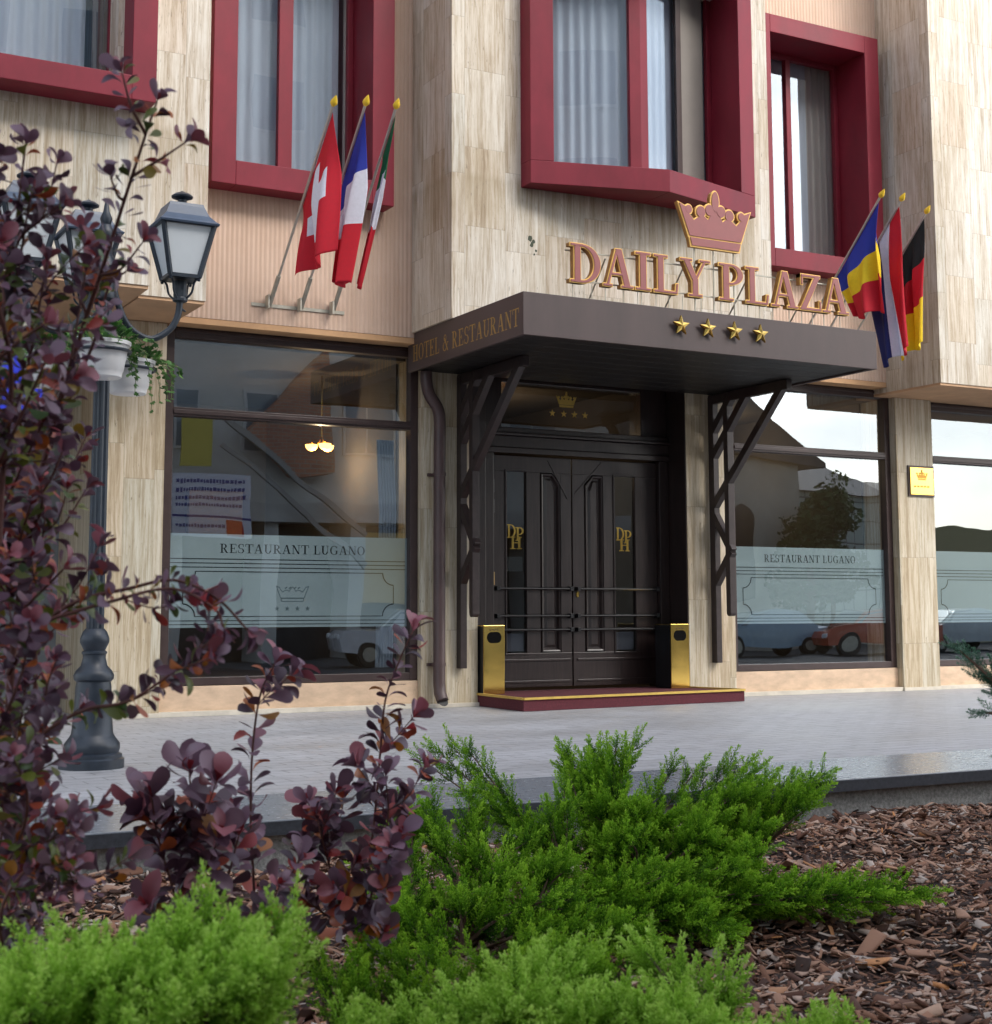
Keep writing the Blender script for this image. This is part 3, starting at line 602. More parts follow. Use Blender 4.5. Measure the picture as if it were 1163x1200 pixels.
def leaf_door(x0, x1, gx0, gx1, px0, px1, cham_right):
    y0, y1, z0, z1 = YD, YD+.05, .155, 2.66; m = MB(); gz0, gz1 = .52, 2.49
    xs = sorted([(gx0, gx1, 'g'), (px0, px1, 'p')])
    m.box(x0, x1, y0, y1, z0, gz0).box(x0, x1, y0, y1, gz1, z1); cur = x0
    for a, b, _ in xs: m.box(cur, a, y0, y1, gz0, gz1); cur = b
    m.box(cur, x1, y0, y1, gz0, gz1)
    dr = m.build("door", WOOD, B, bevel=.004)
    ch = .11; pts = [(px0, gz0), (px1, gz0), (px1, gz1-(ch if cham_right else 0)), (px1-ch if cham_right else px1, gz1), (px0 if cham_right else px0+ch, gz1), (px0, gz1-(0 if cham_right else ch))]
    seen = []; [seen.append(p) for p in pts if p not in seen]; cx = (px0+px1)/2; cz = (gz0+gz1)/2
    def inset(t): return [(cx+(x-cx)*(1-2*t/(px1-px0)), cz+(z-cz)*(1-2*t/(gz1-gz0))) for x, z in seen]
    mm = MB(); n = len(seen); rings = [[(x, y0+.04, z) for x, z in inset(-.0)], [(x, y0+.006, z) for x, z in inset(.008)], [(x, y0-.012, z) for x, z in inset(.016)], [(x, y0-.008, z) for x, z in inset(.03)], [(x, y0+.022, z) for x, z in inset(.045)], [(x, y0+.022, z) for x, z in inset(.06)], [(x, y0+.004, z) for x, z in inset(.085)]]
    vs = [v for r_ in rings for v in r_]; fs = [(k*n+i, k*n+(i+1) % n, (k+1)*n+(i+1) % n, (k+1)*n+i) for k in range(len(rings)-1) for i in range(n)]+[tuple((len(rings)-1)*n+i for i in range(n))]
    mm.add(vs, fs); mm.build("raised_panel", WOOD, dr)
    # the corner filled beside the cut-off panel top
    if cham_right: MB().prism([(px1-ch, y0+.003, gz1+.001), (px1, y0+.003, gz1+.001), (px1, y0+.003, gz1-ch)], (0, .04, 0)).build("corner_fillet", WOOD, dr)
    else: MB().prism([(px0, y0+.003, gz1+.001), (px0+ch, y0+.003, gz1+.001), (px0, y0+.003, gz1-ch)], (0, .04, 0)).build("corner_fillet", WOOD, dr)
    t = MB(); gm = .018
    for a, b, c_, d_ in ((gx0-gm, gx0, gz0, gz1), (gx1, gx1+gm, gz0, gz1), (gx0-gm, gx1+gm, gz0-gm, gz0), (gx0-gm, gx1+gm, gz1, gz1+gm)): t.box(a, b, y0-.012, y0+.001, c_, d_)
    t.box(x0+.05, x1-.03, y0-.014, y0-.0005, .43, .455).box(x0+.05, x1-.03, y0-.008, y0-.0005, .2, .225)
    # the arched tie line over the panels
    if cham_right: t.bar((px0+.10, y0-.003, z1-.03), (x1-.05, y0-.003, gz1-.28), .008, .014)
    else: t.bar((px1-.02, y0-.003, z1-.03), (x0+.03, y0-.003, gz1-.22), .008, .014)
    t.build("moulding", WOOD, dr, bevel=.003)
    bx("glass_pane", GLASSD, dr, gx0-.01, gx1+.01, y0+.02, y0+.026, gz0-.01, gz1+.01)
    cx = (gx0+gx1)/2; h = .145; m = MB(); yg = y0+.018
    glyph(m, 'D', (cx-.105, yg, 1.765), XD, ZD, ND, .12, h, .0008, e=.012, step=.0004); glyph(m, 'P', (cx+.0, yg-.001, 1.735), XD, ZD, ND, .14, h, .0008, e=.012, step=.0004); glyph(m, 'H', (cx-.065, yg-.002, 1.645), XD, ZD, ND, .15, h*.9, .0008, e=.012, step=.0004)
    m.build("monogram", GOLD, dr)
    for z in (1.215, .92, .77):
        r = MB().tube([(x0+.03, y0-.05, z), (x1-.02, y0-.05, z)], .0135, 10)
        r.box(x0+.02, x0+.06, y0-.07, y0, z-.022, z+.022).box(x1-.06, x1-.015, y0-.07, y0, z-.024, z+.024); r.build("push_bar", BLACK, dr, bevel=.002)
    return dr
dl = leaf_door(7.70, 8.70, 7.875, 8.12, 8.30, 8.56, True); dr_ = leaf_door(8.715, 9.845, 9.27, 9.545, 8.87, 9.12, False)
m = MB().use(GOLD); m.prism([(8.77+.016*math.cos(k*.52), YD-.012, 1.155+.034*math.sin(k*.52)) for k in range(12)], (0, .012, 0)); m.build("keyhole_plate", None, dr_)
for z in (2.32, 2.1, 1.32): m = MB().tube([(7.70, .275, z-.07), (7.70, .275, z+.07)], .014, 10); m.use(BLACK); m.build("hinge", GOLDD if z < 1.4 else BLACK, dl)
# a reddish notice behind the left pane and a light card low down
bx("paper_notice", mat("paper_notice", (.16, .16, .14), .7), dl, 7.89, 8.09, YD+.03, YD+.033, 1.40, 1.56)
bx("paper_notice", mat("grey_card", (.28, .30, .34), .7), dl, 7.89, 8.10, YD+.03, YD+.033, .54, .73)
bx("paper_notice", mat("grey_card_right", (.28, .30, .34), .7), dr_, 9.30, 9.53, YD+.03, YD+.033, .54, .74)

# platform
pc = thing("entrance_platform", (8.7, -.6, 0), "low burgundy carpeted step with gold edge in front of the dark doors", "step")
P4 = [(7.33, .29), (7.27, -1.12), (10.17, -.84), (9.985, -.1), (9.974, .29)]
m = MB(); m.prism([(x, y, .002) for x, y in P4], (0, 0, .118)); m.build("step_body", BURGD, pc, bevel=.003)
m = MB()
for (a, b) in ((P4[0], P4[1]), (P4[1], P4[2]), (P4[2], P4[3])): m.bar((a[0], a[1], .1235), (b[0], b[1], .1235), .035, .022)
m.build("edge_trim", GOLDP, pc)

# brass ashtray bins
def bin_():
    t = thing("ashtray_bin", (7.44, -.2, .12), "polished brass front ashtray bin left of the dark doors", "ash bin", "brass ashtray bins beside the doors")
    m = MB(); m.use(BLACK).box(7.325, 7.56, -.196, .1, .122, .815); m.build("bin_body", None, t, bevel=.004)
    m = MB().box(7.32, 7.565, -.212, -.197, .122, .825).box(7.32, 7.565, -.196, .1, .8155, .825); m.build("front_plate", GOLD, t, bevel=.003)
    m = MB(); n = 24; pts = []
    for k_ in range(n):
        a_ = 2*math.pi*k_/n; sx = .04 if math.cos(a_) > 0 else -.04; pts.append((7.4425+(sx*.75)+.055*math.cos(a_), -.2135, .70+.058*math.sin(a_)))
    m.prism(pts, (0, .0015, 0)); m.build("opening", mat("dark_bin_opening", (.004, .004, .004), .9, spec=.1), t)
    m = MB(); 
    for k_ in range(5): m.bar((7.39+.022*k_, -.2128, .785), (7.40+.022*k_, -.2128, .77+.008*(k_ % 2)), .001, .007)
    m.build("emblem", BRONZE, t)
    return t
b0 = bin_(); b1 = b0.copy(); C.objects.link(b1); b1.location = (9.78, -.2, .12); b1['label'] = "polished brass front ashtray bin right of the dark doors, beside the right column"
for ch in list(b0.children):
    q = ch.copy(); C.objects.link(q); q.parent = b1; q.matrix_parent_inverse = ch.matrix_parent_inverse.copy()

# brass plaque
pq = thing("brass_plaque", (13.56, -.13, 2.56), "square polished brass plaque on the stone column right of the entrance", "plaque")
bx("backing", BRONZE, pq, 13.325, 13.795-.04, -.14, -.1205, 2.375, 2.76, bevel=.004); bx("plate", GOLD, pq, 13.345, 13.735, -.152, -.1405, 2.395, 2.74, bevel=.006)
m = MB(); crown(m, (13.44, -.1525, 2.58), XD, ZD, ND, .2, .001)
for k_ in range(5): m.bar((13.4+.055*k_, -.1535, 2.50), (13.44+.055*k_, -.1535, 2.50), .001, .022)
m.build("engraving", mat("engraved_brass", (.40, .22, .04), .35, .8), pq)

# downpipe
dp = thing("downpipe", (6.86, -.2, 0), "brown rain downpipe on the column left of the entrance", "pipe")
pts = spline([(6.66, -.2, 3.42), (6.665, -.2, 3.3), (6.70, -.2, 3.18), (6.79, -.2, 3.05), (6.815, -.2, 2.93), (6.815, -.2, 2.7)], 5)+[(6.815, -.2, .25)]+[(6.818, -.215, .15), (6.825, -.26, .075)]
MB().tube(pts, .062, 16, cap=False).tube([Vector(p) for p in [(6.825, -.2605, .075), (6.818, -.215, .15)]], .055, 16).build("pipe", PIPE, dp, smooth=40)
m = MB().use(BLACK).lathe([(.054, 0), (.054, .002)], (0, 0, 0), 16); o = m.build("outlet", None, dp)
o.matrix_parent_inverse = Matrix.Identity(4); o.location = Vector((6.8262, -.2655, .068))-dp.location; o.rotation_euler = (R_(55), 0, 0)
for z in (2.35, .42): MB().lathe([(.068, 0), (.068, .035)], (6.815, -.2, z), 16).box(6.72, 6.91, -.135, -.1, z, z+.03).box(6.75, 6.77, -.2, -.12, z+.005, z+.025).build("clamp", PIPE, dp)

# ------------------------------------------------------------------ canopy
cn = thing("entrance_canopy", (8.6, -1.3, 3.4), "brown metal canopy over the hotel doors with gold stars and side lettering", "canopy")
X0, X1, YF, Z0, Z1 = 6.5, 10.66, -2.5, 3.415, 3.805
m = MB(); m.box(X0, X1, YF, YF+.04, Z0, Z1).box(X0, X0+.04, YF+.04, -.102, Z0, Z1).box(X1-.04, X1, YF+.04, -.102, Z0, Z1).box(X0+.04, X1-.04, YF+.04, -.102, Z1-.03, Z1-.004)
m.build("fascia", FASC, cn, bevel=.003)
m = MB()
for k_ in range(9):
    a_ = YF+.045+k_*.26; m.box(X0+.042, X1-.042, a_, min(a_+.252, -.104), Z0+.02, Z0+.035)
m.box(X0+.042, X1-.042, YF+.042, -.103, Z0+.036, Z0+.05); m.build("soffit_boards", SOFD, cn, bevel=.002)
for wd_, y_, w_ in (("HOTEL", -.22, .60), ("&", -.90, .125), ("RESTAURANT", -1.10, 1.32)):
    m = MB(); text(m, wd_, (X0-.001, y_, 3.505), (0, -1, 0), ZD, (-1, 0, 0), w_, .165, depth=.0006, step=.0003); m.build("lettering", GOLDD, cn)
for x in (8.192, 8.505, 8.82, 9.135):
    m = MB(); star(m, (x, YF-.02, 3.64), XD, ZD, ND, .098, .022, .02); st = m.build("star", GOLD, cn)
    m = MB().bar((x, YF, 3.64), (x, YF-.019, 3.64), .03, .03); m.build("star_peg", BROWNS, st)
def bracket(xc):
    m = MB(); wd = .095; x = xc
    m.bar((x, -.145, .39), (x, -.145, 3.41), wd, .075, up=(1, 0, 0))
    m.bar((x, -.42, .95), (x, -.42, 3.41), wd*.8, .08, up=(1, 0, 0)); m.tube([(x-wd*.4, -.42, .95), (x+wd*.4, -.42, .95)], .04, 12)
    def d(a, b, k_): m.bar((x+k_*.0015, a[0], a[1]), (x+k_*.0015, b[0], b[1]), wd*.9, .075, up=(1, 0, 0))
    d((-1.42, 3.39), (-.12, 2.12), 1); d((-.80, 3.39), (-.12, 2.68), 1); d((-.52, 3.39), (-.12, 2.97), 1)
    d((-.12, 2.10), (-.46, 1.63), 2); d((-.46, 1.63), (-.12, 1.23), 1)
    m.bar((x, -.1, 3.375), (x, -1.5, 3.375), wd*1.1, .07, up=(1, 0, 0))
    return m.build("bracket", STEEL, cn, bevel=.004)
bracket(7.10); bracket(10.34)

# ------------------------------------------------------------------ sign on the canopy
sg = thing("hotel_name_sign", (8.85, -2.2, 3.8), "raised dusty rose DAILY PLAZA letters with gold edges and a crown standing on the canopy", "sign")
SL = [('D', 7.139, 7.508), ('A', 7.50, 7.868), ('I', 7.868, 8.07), ('L', 8.08, 8.392), ('Y', 8.392, 8.776), ('P', 8.856, 9.187), ('L', 9.187, 9.50), ('A', 9.505, 9.875), ('Z', 9.875, 10.18), ('A', 10.17, 10.545)]
YS = -2.24
for ch, a_, b_ in SL:
    m = MB(); s_ = (b_-a_-.035)/GL[ch][0]; zb = 4.015; o_ = (a_+.018, YS, zb)
    m.use(BROWNS); glyph(m, ch, o_, XD, ZD, ND, s_, .365, .055, e=.021, lift=-.0125)
    m.use(GEDGE); glyph(m, ch, o_, XD, ZD, ND, s_, .365, .012, e=.026)
    m.use(ROSE); glyph(m, ch, o_, XD, ZD, ND, s_, .365, .006, e=.0, lift=.0075)
    L_ = m.build("letter", None, sg)
    for x in (a_+.07, b_-.09): MB().bar((x, YS+.05, 3.80), (x, YS+.05, 4.02), .006, .006).build("leg", STEELG, L_)
m2 = MB(); m2.use(BROWNS); crown(m2, (8.40, YS, 4.52), XD, ZD, ND, .87, .045, e=.011, lift=-.0125); m2.use(GEDGE); crown(m2, (8.40, YS, 4.52), XD, ZD, ND, .87, .012, e=.015); m2.use(ROSE); crown(m2, (8.40, YS, 4.52), XD, ZD, ND, .87, .006, e=-.001, lift=.009)
m2.build("crown", None, sg)
m = MB().bar((7.15, YS+.085, 4.33), (10.5, YS+.085, 4.33), .012, .012).bar((7.15, YS+.085, 4.05), (10.5, YS+.085, 4.05), .012, .012)
for x in (8.62, 8.85, 9.1): m.bar((x, YS+.06, 3.8), (x, YS+.06, 4.6), .01, .01)
for x in (7.6, 8.5, 9.3, 10.1): m.bar((x, YS+.09, 4.3), (x+.12, YS+.75, 3.81), .012, .012)
m.build("support_frame", STEELG, sg)
#@@PART3
# ------------------------------------------------------------------ flags on slanted poles
def flag(name, label, grp, x, tip, base, hoist, L0, L1, d0, d1, colf, roll=.05, nf=2.0, seed=0, xd=0.0):
    b_, t_ = Vector(base), Vector(tip); ax = (t_-b_).normalized(); t = thing(name, b_, label, "flag", grp)
    MB().tube([b_, b_+ax*.35], .022, 10).build("pole_socket", STEELG, t); MB().tube([b_+ax*.05, t_], .013, 10).build("pole", POLE, t)
    ms = MB(); z = [(0, -.02), (.016, -.005), (.034, .02), (.030, .045), (.012, .085), (.0, .105)]
    f_ = ms.lathe(z, (0, 0, 0), 12).build("finial", FINI, t, smooth=50); f_.matrix_parent_inverse = Matrix.Identity(4); f_.location = t_-b_; f_.rotation_euler = ax.to_track_quat('Z', 'Y').to_euler()
    nu, nv = 44, 60; m = MB(); rr = random.Random(seed); ph = rr.uniform(0, 6)
    P = []
    for j in range(nv+1):
        v = j/nv
        for i in range(nu+1):
            u = i/nu; h = t_-ax*(.06+u*hoist); L = L0*(1-u)+L1*u; d = d0*(1-u)+d1*u
            s = min(1, v*2.2); fo = roll*s*math.sin(2*math.pi*nf*u+ph+1.2*v)+roll*.5*s*math.sin(2*math.pi*nf*2.1*u+ph*2-2*v)
            drop = L*v*(1-.05*math.sin(math.pi*v)); sag = .03*math.sin(6.3*nf*u+ph)*v*v
            P.append((h.x+fo+xd*v+.014, h.y+d*(v**1.25)+.5*roll*s*math.cos(2*math.pi*nf*u+ph), h.z-drop+sag-.012))
    m.v = P
    for j in range(nv):
        for i in range(nu):
            m.use(colf((i+.5)/nu, (j+.5)/nv)); m.f.append((j*(nu+1)+i, j*(nu+1)+i+1, (j+1)*(nu+1)+i+1, (j+1)*(nu+1)+i)); m.mi.append(m.cur)
    o = m.build("cloth", None, t, smooth=True); so_ = o.modifiers.new('s', 'SOLIDIFY'); so_.thickness = .002
    return t
def vst(a, b, c): return lambda u, v: a if v < .34 else (b if v < .67 else c)
def ust(a, b, c): return lambda u, v: a if u < .27 else (b if u < .6 else c)
def swiss(u, v): return FW if ((abs(u-.5) < .14 and abs(v-.46) < .33) or (abs(v-.46) < .12 and abs(u-.5) < .36)) else FR
GL_, GR_ = "flags over the left shop window", "flags to the right of the sign"
flag("flag", "red flag with white cross, leftmost pole over the left shop window", GL_, 0, (4.93, -1.84, 5.46), (4.93, -.27, 3.93), .98, 1.28, .68, .0, -.03, swiss, .07, 1.3, 3)
flag("flag", "blue white red tricolour flag between the other two over the left shop window", GL_, 0, (5.26, -1.80, 5.53), (5.26, -.27, 3.94), .72, 1.52, .95, .42, .05, vst(FB, FW, FR), .075, 1.5, 8)
flag("flag", "tightly furled green white red flag nearest the canopy on the left", GL_, 0, (5.60, -1.72, 5.58), (5.60, -.27, 3.95), .42, 1.46, 1.1, .78, .5, vst(FG, FW, FR), .03, 1.5, 5)
flag("flag", "blue yellow red flag right beside the last sign letter", GR_, 0, (11.41, -1.83, 5.49), (11.41, -.27, 3.95), 1.02, 1.22, .5, -.02, -.24, vst(FB, FY, FR), .08, 1.4, 2)
flag("flag", "red white and blue banded flag in the middle of the right three", GR_, 0, (11.74, -1.80, 5.50), (11.74, -.27, 3.95), .80, 1.62, 1.2, -.12, -.22, ust(FR, FW, FDB), .08, 1.6, 12)
flag("flag", "black red gold flag, farthest right against the stone bay", GR_, 0, (12.15, -1.76, 5.42), (12.15, -.27, 3.95), .62, 1.42, 1.1, .05, -.02, vst(FK, FR, FY), .07, 1.4, 9)
for x0, x1, lab in ((4.75, 5.72, "flat galvanised rail holding the left three flag poles"), (11.3, 12.4, "flat galvanised rail holding the right three flag poles")):
    t = thing("flagpole_rail", (x0, -.26, 3.93), lab, "rail"); bx("rail_bar", STEELG, t, x0, x1, -.262, -.2515, 3.915, 3.948)
    for x in ((4.93, 5.26, 5.6) if x0 < 6 else (11.41, 11.74, 12.15)): bx("rail_bracket", STEELG, t, x-.045, x-.028, -.36, -.2705, 3.89, 4.02)

# ------------------------------------------------------------------ street lamp with three lanterns
LX, LY = 2.33, -4.35
sl = thing("street_lamp", (LX, LY, 0), "dark cast iron lamp post with three square opal lanterns on curved arms, left side", "street lamp")
prof = [(.20, 0), (.20, .055), (.185, .065), (.185, .085), (.165, .095), (.172, .12), (.17, .15), (.14, .19), (.128, .21), (.118, .33), (.11, .5), (.105, .53), (.122, .545), (.125, .57), (.11, .60), (.082, .63), (.07, .68), (.072, .70), (.078, .705), (.078, .715), (.066, .725), (.075, .745), (.09, .775), (.09, .80), (.075, .84), (.058, .86)]
MB().lathe(prof, (LX, LY, 0), 32).build("lamp_base", CAST, sl, smooth=35)
MB().lathe([(.056, .86), (.05, 2.9), (.048, 3.25)], (LX, LY, 0), 24, flute=.13).build("lamp_pole", CAST, sl)
MB().lathe([(.05, 2.95), (.075, 2.97), (.08, 3.0), (.066, 3.03), (.066, 3.16), (.08, 3.18), (.07, 3.22), (.045, 3.26), (.04, 3.35), (.055, 3.38), (.05, 3.42), (.03, 3.46), (.04, 3.5), (.02, 3.55), (.008, 3.63)], (LX, LY, 0), 20).build("finial", CAST, sl, smooth=40)
def lantern(cx, cy, z):
    m = MB(); hb, ht, H = .098, .172, .34; fr = .014
    for sx, sy in ((-1, -1), (1, -1), (1, 1), (-1, 1)): m.bar((cx+sx*hb, cy+sy*hb, z), (cx+sx*ht, cy+sy*ht, z+H), .026, .026)
    for h_, zz in ((hb, z), (ht, z+H)):
        for s_ in (-1, 1): m.bar((cx-h_-.012, cy+s_*h_, zz), (cx+h_+.012, cy+s_*h_, zz), .022, .024); m.bar((cx+s_*h_, cy-h_+.012, zz), (cx+s_*h_, cy+h_-.012, zz), .021, .022)
    m.box(cx-hb, cx+hb, cy-hb, cy+hb, z-.012, z+.002)
    m.lathe([(.04, -.02), (.045, -.06), (.045, -.13), (.05, -.14), (.05, -.155), (.032, -.165)], (cx, cy, z), 14)
    for k_ in range(4):
        a_ = math.pi/4+k_*math.pi/2; c_, s_ = math.cos(a_), math.sin(a_); m.tube(spline([(cx+c_*.125, cy+s_*.125, z-.005), (cx+c_*.10, cy+s_*.10, z-.04), (cx+c_*.085, cy+s_*.085, z-.10), (cx+c_*.045, cy+s_*.045, z-.14)], 3), .0075, 6)
        m.lathe([(.008, -.03), (.012, -.02), (.005, -.005)], (cx+c_*.135, cy+s_*.135, z), 8)
    f_ = m.build("lantern", CAST, sl)
    p_ = MB(); a0, a1 = hb-.006, ht-.006
    q = [(-a0, -a0, 0), (a0, -a0, 0), (a0, a0, 0), (-a0, a0, 0), (-a1, -a1, H), (a1, -a1, H), (a1, a1, H), (-a1, a1, H)]
    p_.add([(cx+x, cy+y, z+zz) for x, y, zz in q], [(0, 1, 5, 4), (1, 2, 6, 5), (2, 3, 7, 6), (3, 0, 4, 7), (0, 3, 2, 1), (4, 5, 6, 7)]); p_.build("opal_panes", OPAL, f_)
    r_ = MB(); s2 = math.sqrt(2)
    r_.lathe([(.196*s2, H-.008), (.20*s2, H+.004), (.18*s2, H+.02), (.145*s2, H+.06), (.118*s2, H+.125), (.112*s2, H+.145), (.06, H+.155)], (cx, cy, z), 4, rot=math.pi/4); r_.build("lantern_roof", CASTR, f_)
    MB().lathe([(.045, H+.15), (.03, H+.17), (.03, H+.19), (.07, H+.205), (.072, H+.215), (.05, H+.232), (.02, H+.242), (.01, H+.25)], (cx, cy, z), 16).build("lantern_finial", CAST, f_, smooth=40)
for dx, dy in ((.5, 0), (-.5, .0), (.0, .5)):
    cx, cy = LX+dx, LY+dy; lantern(cx, cy, 3.16)
    pts = spline([(LX+dx*.1, LY+dy*.1, 3.12), (LX+dx*.16, LY+dy*.16, 2.98), (LX+dx*.32, LY+dy*.32, 2.81), (LX+dx*.6, LY+dy*.6, 2.735), (LX+dx*.85, LY+dy*.85, 2.80), (LX+dx*.97, LY+dy*.97, 2.90), (cx, cy, 3.02)], 6)
    m = MB(); m.tube(pts, .022, 10); m.tube(spline([(LX+dx*.16, LY+dy*.16, 2.98), (LX+dx*.08, LY+dy*.08, 2.9), (LX+dx*.15, LY+dy*.15, 2.84), (LX+dx*.26, LY+dy*.26, 2.87)], 4), .012, 8)
    m.tube([Vector(pts[-4])+Vector((0, 0, 0)), Vector(pts[-4])+Vector((dx*.09, dy*.09, -.02))], [.016, .004], 8); m.build("curved_arm", CAST, sl, smooth=50)
# pot holder
m = MB()
for a_ in (-104, 48, 150):
    c_, s_ = math.cos(R_(a_)), math.sin(R_(a_)); m.bar((LX+.05*c_, LY+.05*s_, 2.56), (LX+.2*c_, LY+.2*s_, 2.56), .02, .02)
    m.tube([(LX+.36*c_+.17*math.cos(R_(t_)), LY+.36*s_+.17*math.sin(R_(t_)), 2.565) for t_ in range(0, 361, 20)], .011, 6, cap=False)
m.build("pot_holder", CAST, sl)

# ivy pots
def ivy_tpl():
    o = [(0, 0), (.3, -.12), (.5, .12), (.34, .3), (.42, .62), (.14, .62), (0, 1.0), (-.14, .62), (-.42, .62), (-.34, .3), (-.5, .12), (-.3, -.12)]
    v = [(0, .35, .04)]+[(x, y, -.06*abs(x)*4*.5) for x, y in o]; return v, [(0, 1+i, 1+(i+1) % 12) for i in range(12)]
IV, IF = ivy_tpl()
pots = ((-104, "front white flower pot with ivy on the lamp post"), (48, "right white flower pot with ivy spilling over beside the stone column"), (150, "white flower pot half hidden by plum leaves, left of the lamp post"))
for pi_, (a_, lab) in enumerate(pots):
    cx, cy = LX+.36*math.cos(R_(a_)), LY+.36*math.sin(R_(a_)); t = thing("flower_pot", (cx, cy, 2.40), lab, "flower pot", "ivy pots on the lamp post")
    MB().lathe([(.11, 2.40), (.118, 2.405), (.125, 2.44), (.13, 2.445), (.158, 2.60), (.172, 2.602), (.175, 2.625), (.165, 2.627), (.15, 2.60)], (cx, cy, 0), 32).build("pot", WPOT, t, smooth=35)
    MB().lathe([(.149, 2.59), (.05, 2.615)], (cx, cy, 0), 20).build("soil", SOIL, t)
    M, T = [], []; st = MB()
    for i in range(190):
        an = rnd.uniform(0, 6.28); r = .19*math.sqrt(rnd.random()); z = 2.63+.13*(1-(r/.2)**2)*rnd.random()+rnd.uniform(0, .03)
        d = Vector((math.cos(an), math.sin(an), rnd.uniform(.1, 1.))); M.append(frame4((cx+r*math.cos(an), cy+r*math.sin(an), z), d, (0, 0, 1), rnd.uniform(.03, .055), rnd.uniform(-.7, .7))); T.append(rnd.random()**1.1)
    for k_ in range(10):
        an = rnd.uniform(0, 6.28) if k_ > 4 else rnd.uniform(-1.2, .7); ln = rnd.uniform(.12, .4); p = Vector((cx+.15*math.cos(an), cy+.15*math.sin(an), 2.63)); pts = [p]
        for s_ in range(9):
            f = s_/8; p = pts[-1]+Vector((math.cos(an)*.035*(1-f)+rnd.uniform(-.012, .012), math.sin(an)*.035*(1-f)+rnd.uniform(-.012, .012), .012-ln*.14*(.3+f))); pts.append(p)
            M.append(frame4(p, Vector((math.cos(an)+rnd.uniform(-.8, .8), math.sin(an)+rnd.uniform(-.8, .8), -.6)), (0, 0, 1), rnd.uniform(.028, .05), rnd.uniform(-.8, .8))); T.append(rnd.random())
        st.tube(pts, .0022, 5)
    st.build("vine", mat("ivy_stem", (.12, .16, .05), .6), t); scatter("ivy_leaves", IV, IF, M, T, IVYM, t)

# blue board far left
t = thing("blue_board", (2.35, -1.3, 2.9), "bright blue board glimpsed behind the plum shrub, left of the pots", "board")
bx("board_panel", mat("blue_board_paint", (.02, .035, .5), .4, var=(.1, 4)), t, 2.25, 2.62, -1.32, -1.29, 2.62, 3.16, bevel=.006); MB().box(2.42, 2.45, -1.288, -1.25, 2.4, 3.7).build("board_post", STEELG, t)

# ------------------------------------------------------------------ plum leaved shrubs
def leaf_tpl():
    st = [(0, .03), (.10, .10), (.28, .40), (.5, .78), (.7, .98), (.86, .86), (.96, .45), (1.0, .0)]; v, f = [], []
    for y, w_ in st:
        c_ = .10*math.sin(math.pi*y)-.10*y*y; hw = w_*.27; v += [(-hw, y, c_+hw*.28), (0, y, c_), (hw, y, c_+hw*.28)]
    for i in range(len(st)-1): a = 3*i; f += [(a, a+1, a+4, a+3), (a+1, a+2, a+5, a+4)]
    return v, f
LV, LF = leaf_tpl()
def shrub(label, stems, grp=None, leaf=(.042, .066), green=.1, base=None):
    b_ = Vector(base if base else stems[0][0][0]); t = thing("plum_leaved_shrub", b_, label, "shrub", grp); wood = MB(); M, T = [], []
    def leaf_at(p, d, s, tint, axis):
        q_ = frame4(p, d, Vector(axis)+rv()*.45, s, rnd.uniform(-.35, .35)); wx, wz = rnd.uniform(.75, 1.25), rnd.uniform(-1.2, 2.2)
        for r_ in q_[:3]: r_[0] *= wx; r_[2] *= wz
        M.append(q_); T.append(tint)
    def run(pts, r0, r1, step, dens, depth, side):
        P = spline(pts, 8); n = len(P); wood.tube(P, [r0+(r1-r0)*i/(n-1) for i in range(n)], 7)
        Ls = [0]
        for i in range(1, n): Ls.append(Ls[-1]+(P[i]-P[i-1]).length)
        tot = Ls[-1]; s = .02; k_ = 0; ang = rnd.uniform(0, 6)
        while s < tot:
            i = max(1, min(n-1, next((j for j in range(n) if Ls[j] >= s), n-1))); f = (s-Ls[i-1])/max(1e-6, Ls[i]-Ls[i-1]); p = P[i-1].lerp(P[i], f); ax = (P[i]-P[i-1]).normalized()
            o = ax.orthogonal().normalized(); e = ax.cross(o); fr = s/tot
            if rnd.random() < dens:
                for q in range(rnd.choice((2, 3, 3, 4))):
                    a_ = ang+q*2.2+rnd.uniform(-.5, .5); rad = o*math.cos(a_)+e*math.sin(a_); d = (rad*1.0+ax*rnd.uniform(.15, .7)+Vector((0, 0, rnd.uniform(-.1, .25)))).normalized()
                    tt = rnd.choice((rnd.uniform(.05, .6), rnd.uniform(.2, .66)))
                    if rnd.random() < green: tt = rnd.uniform(.84, 1)
                    elif rnd.random() < .13+.16*fr: tt = rnd.uniform(.7, .83)
                    leaf_at(p+rad*r0*.8, d, rnd.uniform(*leaf)*(1-.25*fr), tt, ax)
            if depth and rnd.random() < side:
                a_ = rnd.uniform(0, 6.28); rad = o*math.cos(a_)+e*math.sin(a_); ln = rnd.uniform(.06, .17)*(1.1-fr*.5); q0 = p; dirv = (rad+ax*.6+Vector((0, 0, .35))).normalized()
                run([q0, q0+dirv*ln*.5+rv()*.01, q0+dirv*ln+Vector((0, 0, ln*.15))], r0*.4, .0012, step*.9, .95, 0, 0)
            s += step*rnd.uniform(.7, 1.3); ang += 2.4; k_ += 1
        tip = P[-1]; ax = (P[-1]-P[-2]).normalized(); o = ax.orthogonal().normalized(); e = ax.cross(o)
        for q in range(5):
            a_ = q*1.257+ang; rad = o*math.cos(a_)+e*math.sin(a_); leaf_at(tip, (rad*.8+ax).normalized(), rnd.uniform(*leaf)*.95, rnd.choice((.45, .6, .72)), ax)
        for q in range(2): leaf_at(tip, (rv()*.3+ax).normalized(), leaf[0]*.6, .74, ax)
    for pts, r0, dens, side in stems: run(pts, r0, .0018, .024, dens, 1, side)
    wood.build("stems", BARK, t, smooth=True); scatter("foliage", LV, LF, M, T, LEAFM, t, smooth=True)
    return t
A = lambda *q: [at(*p) for p in q]
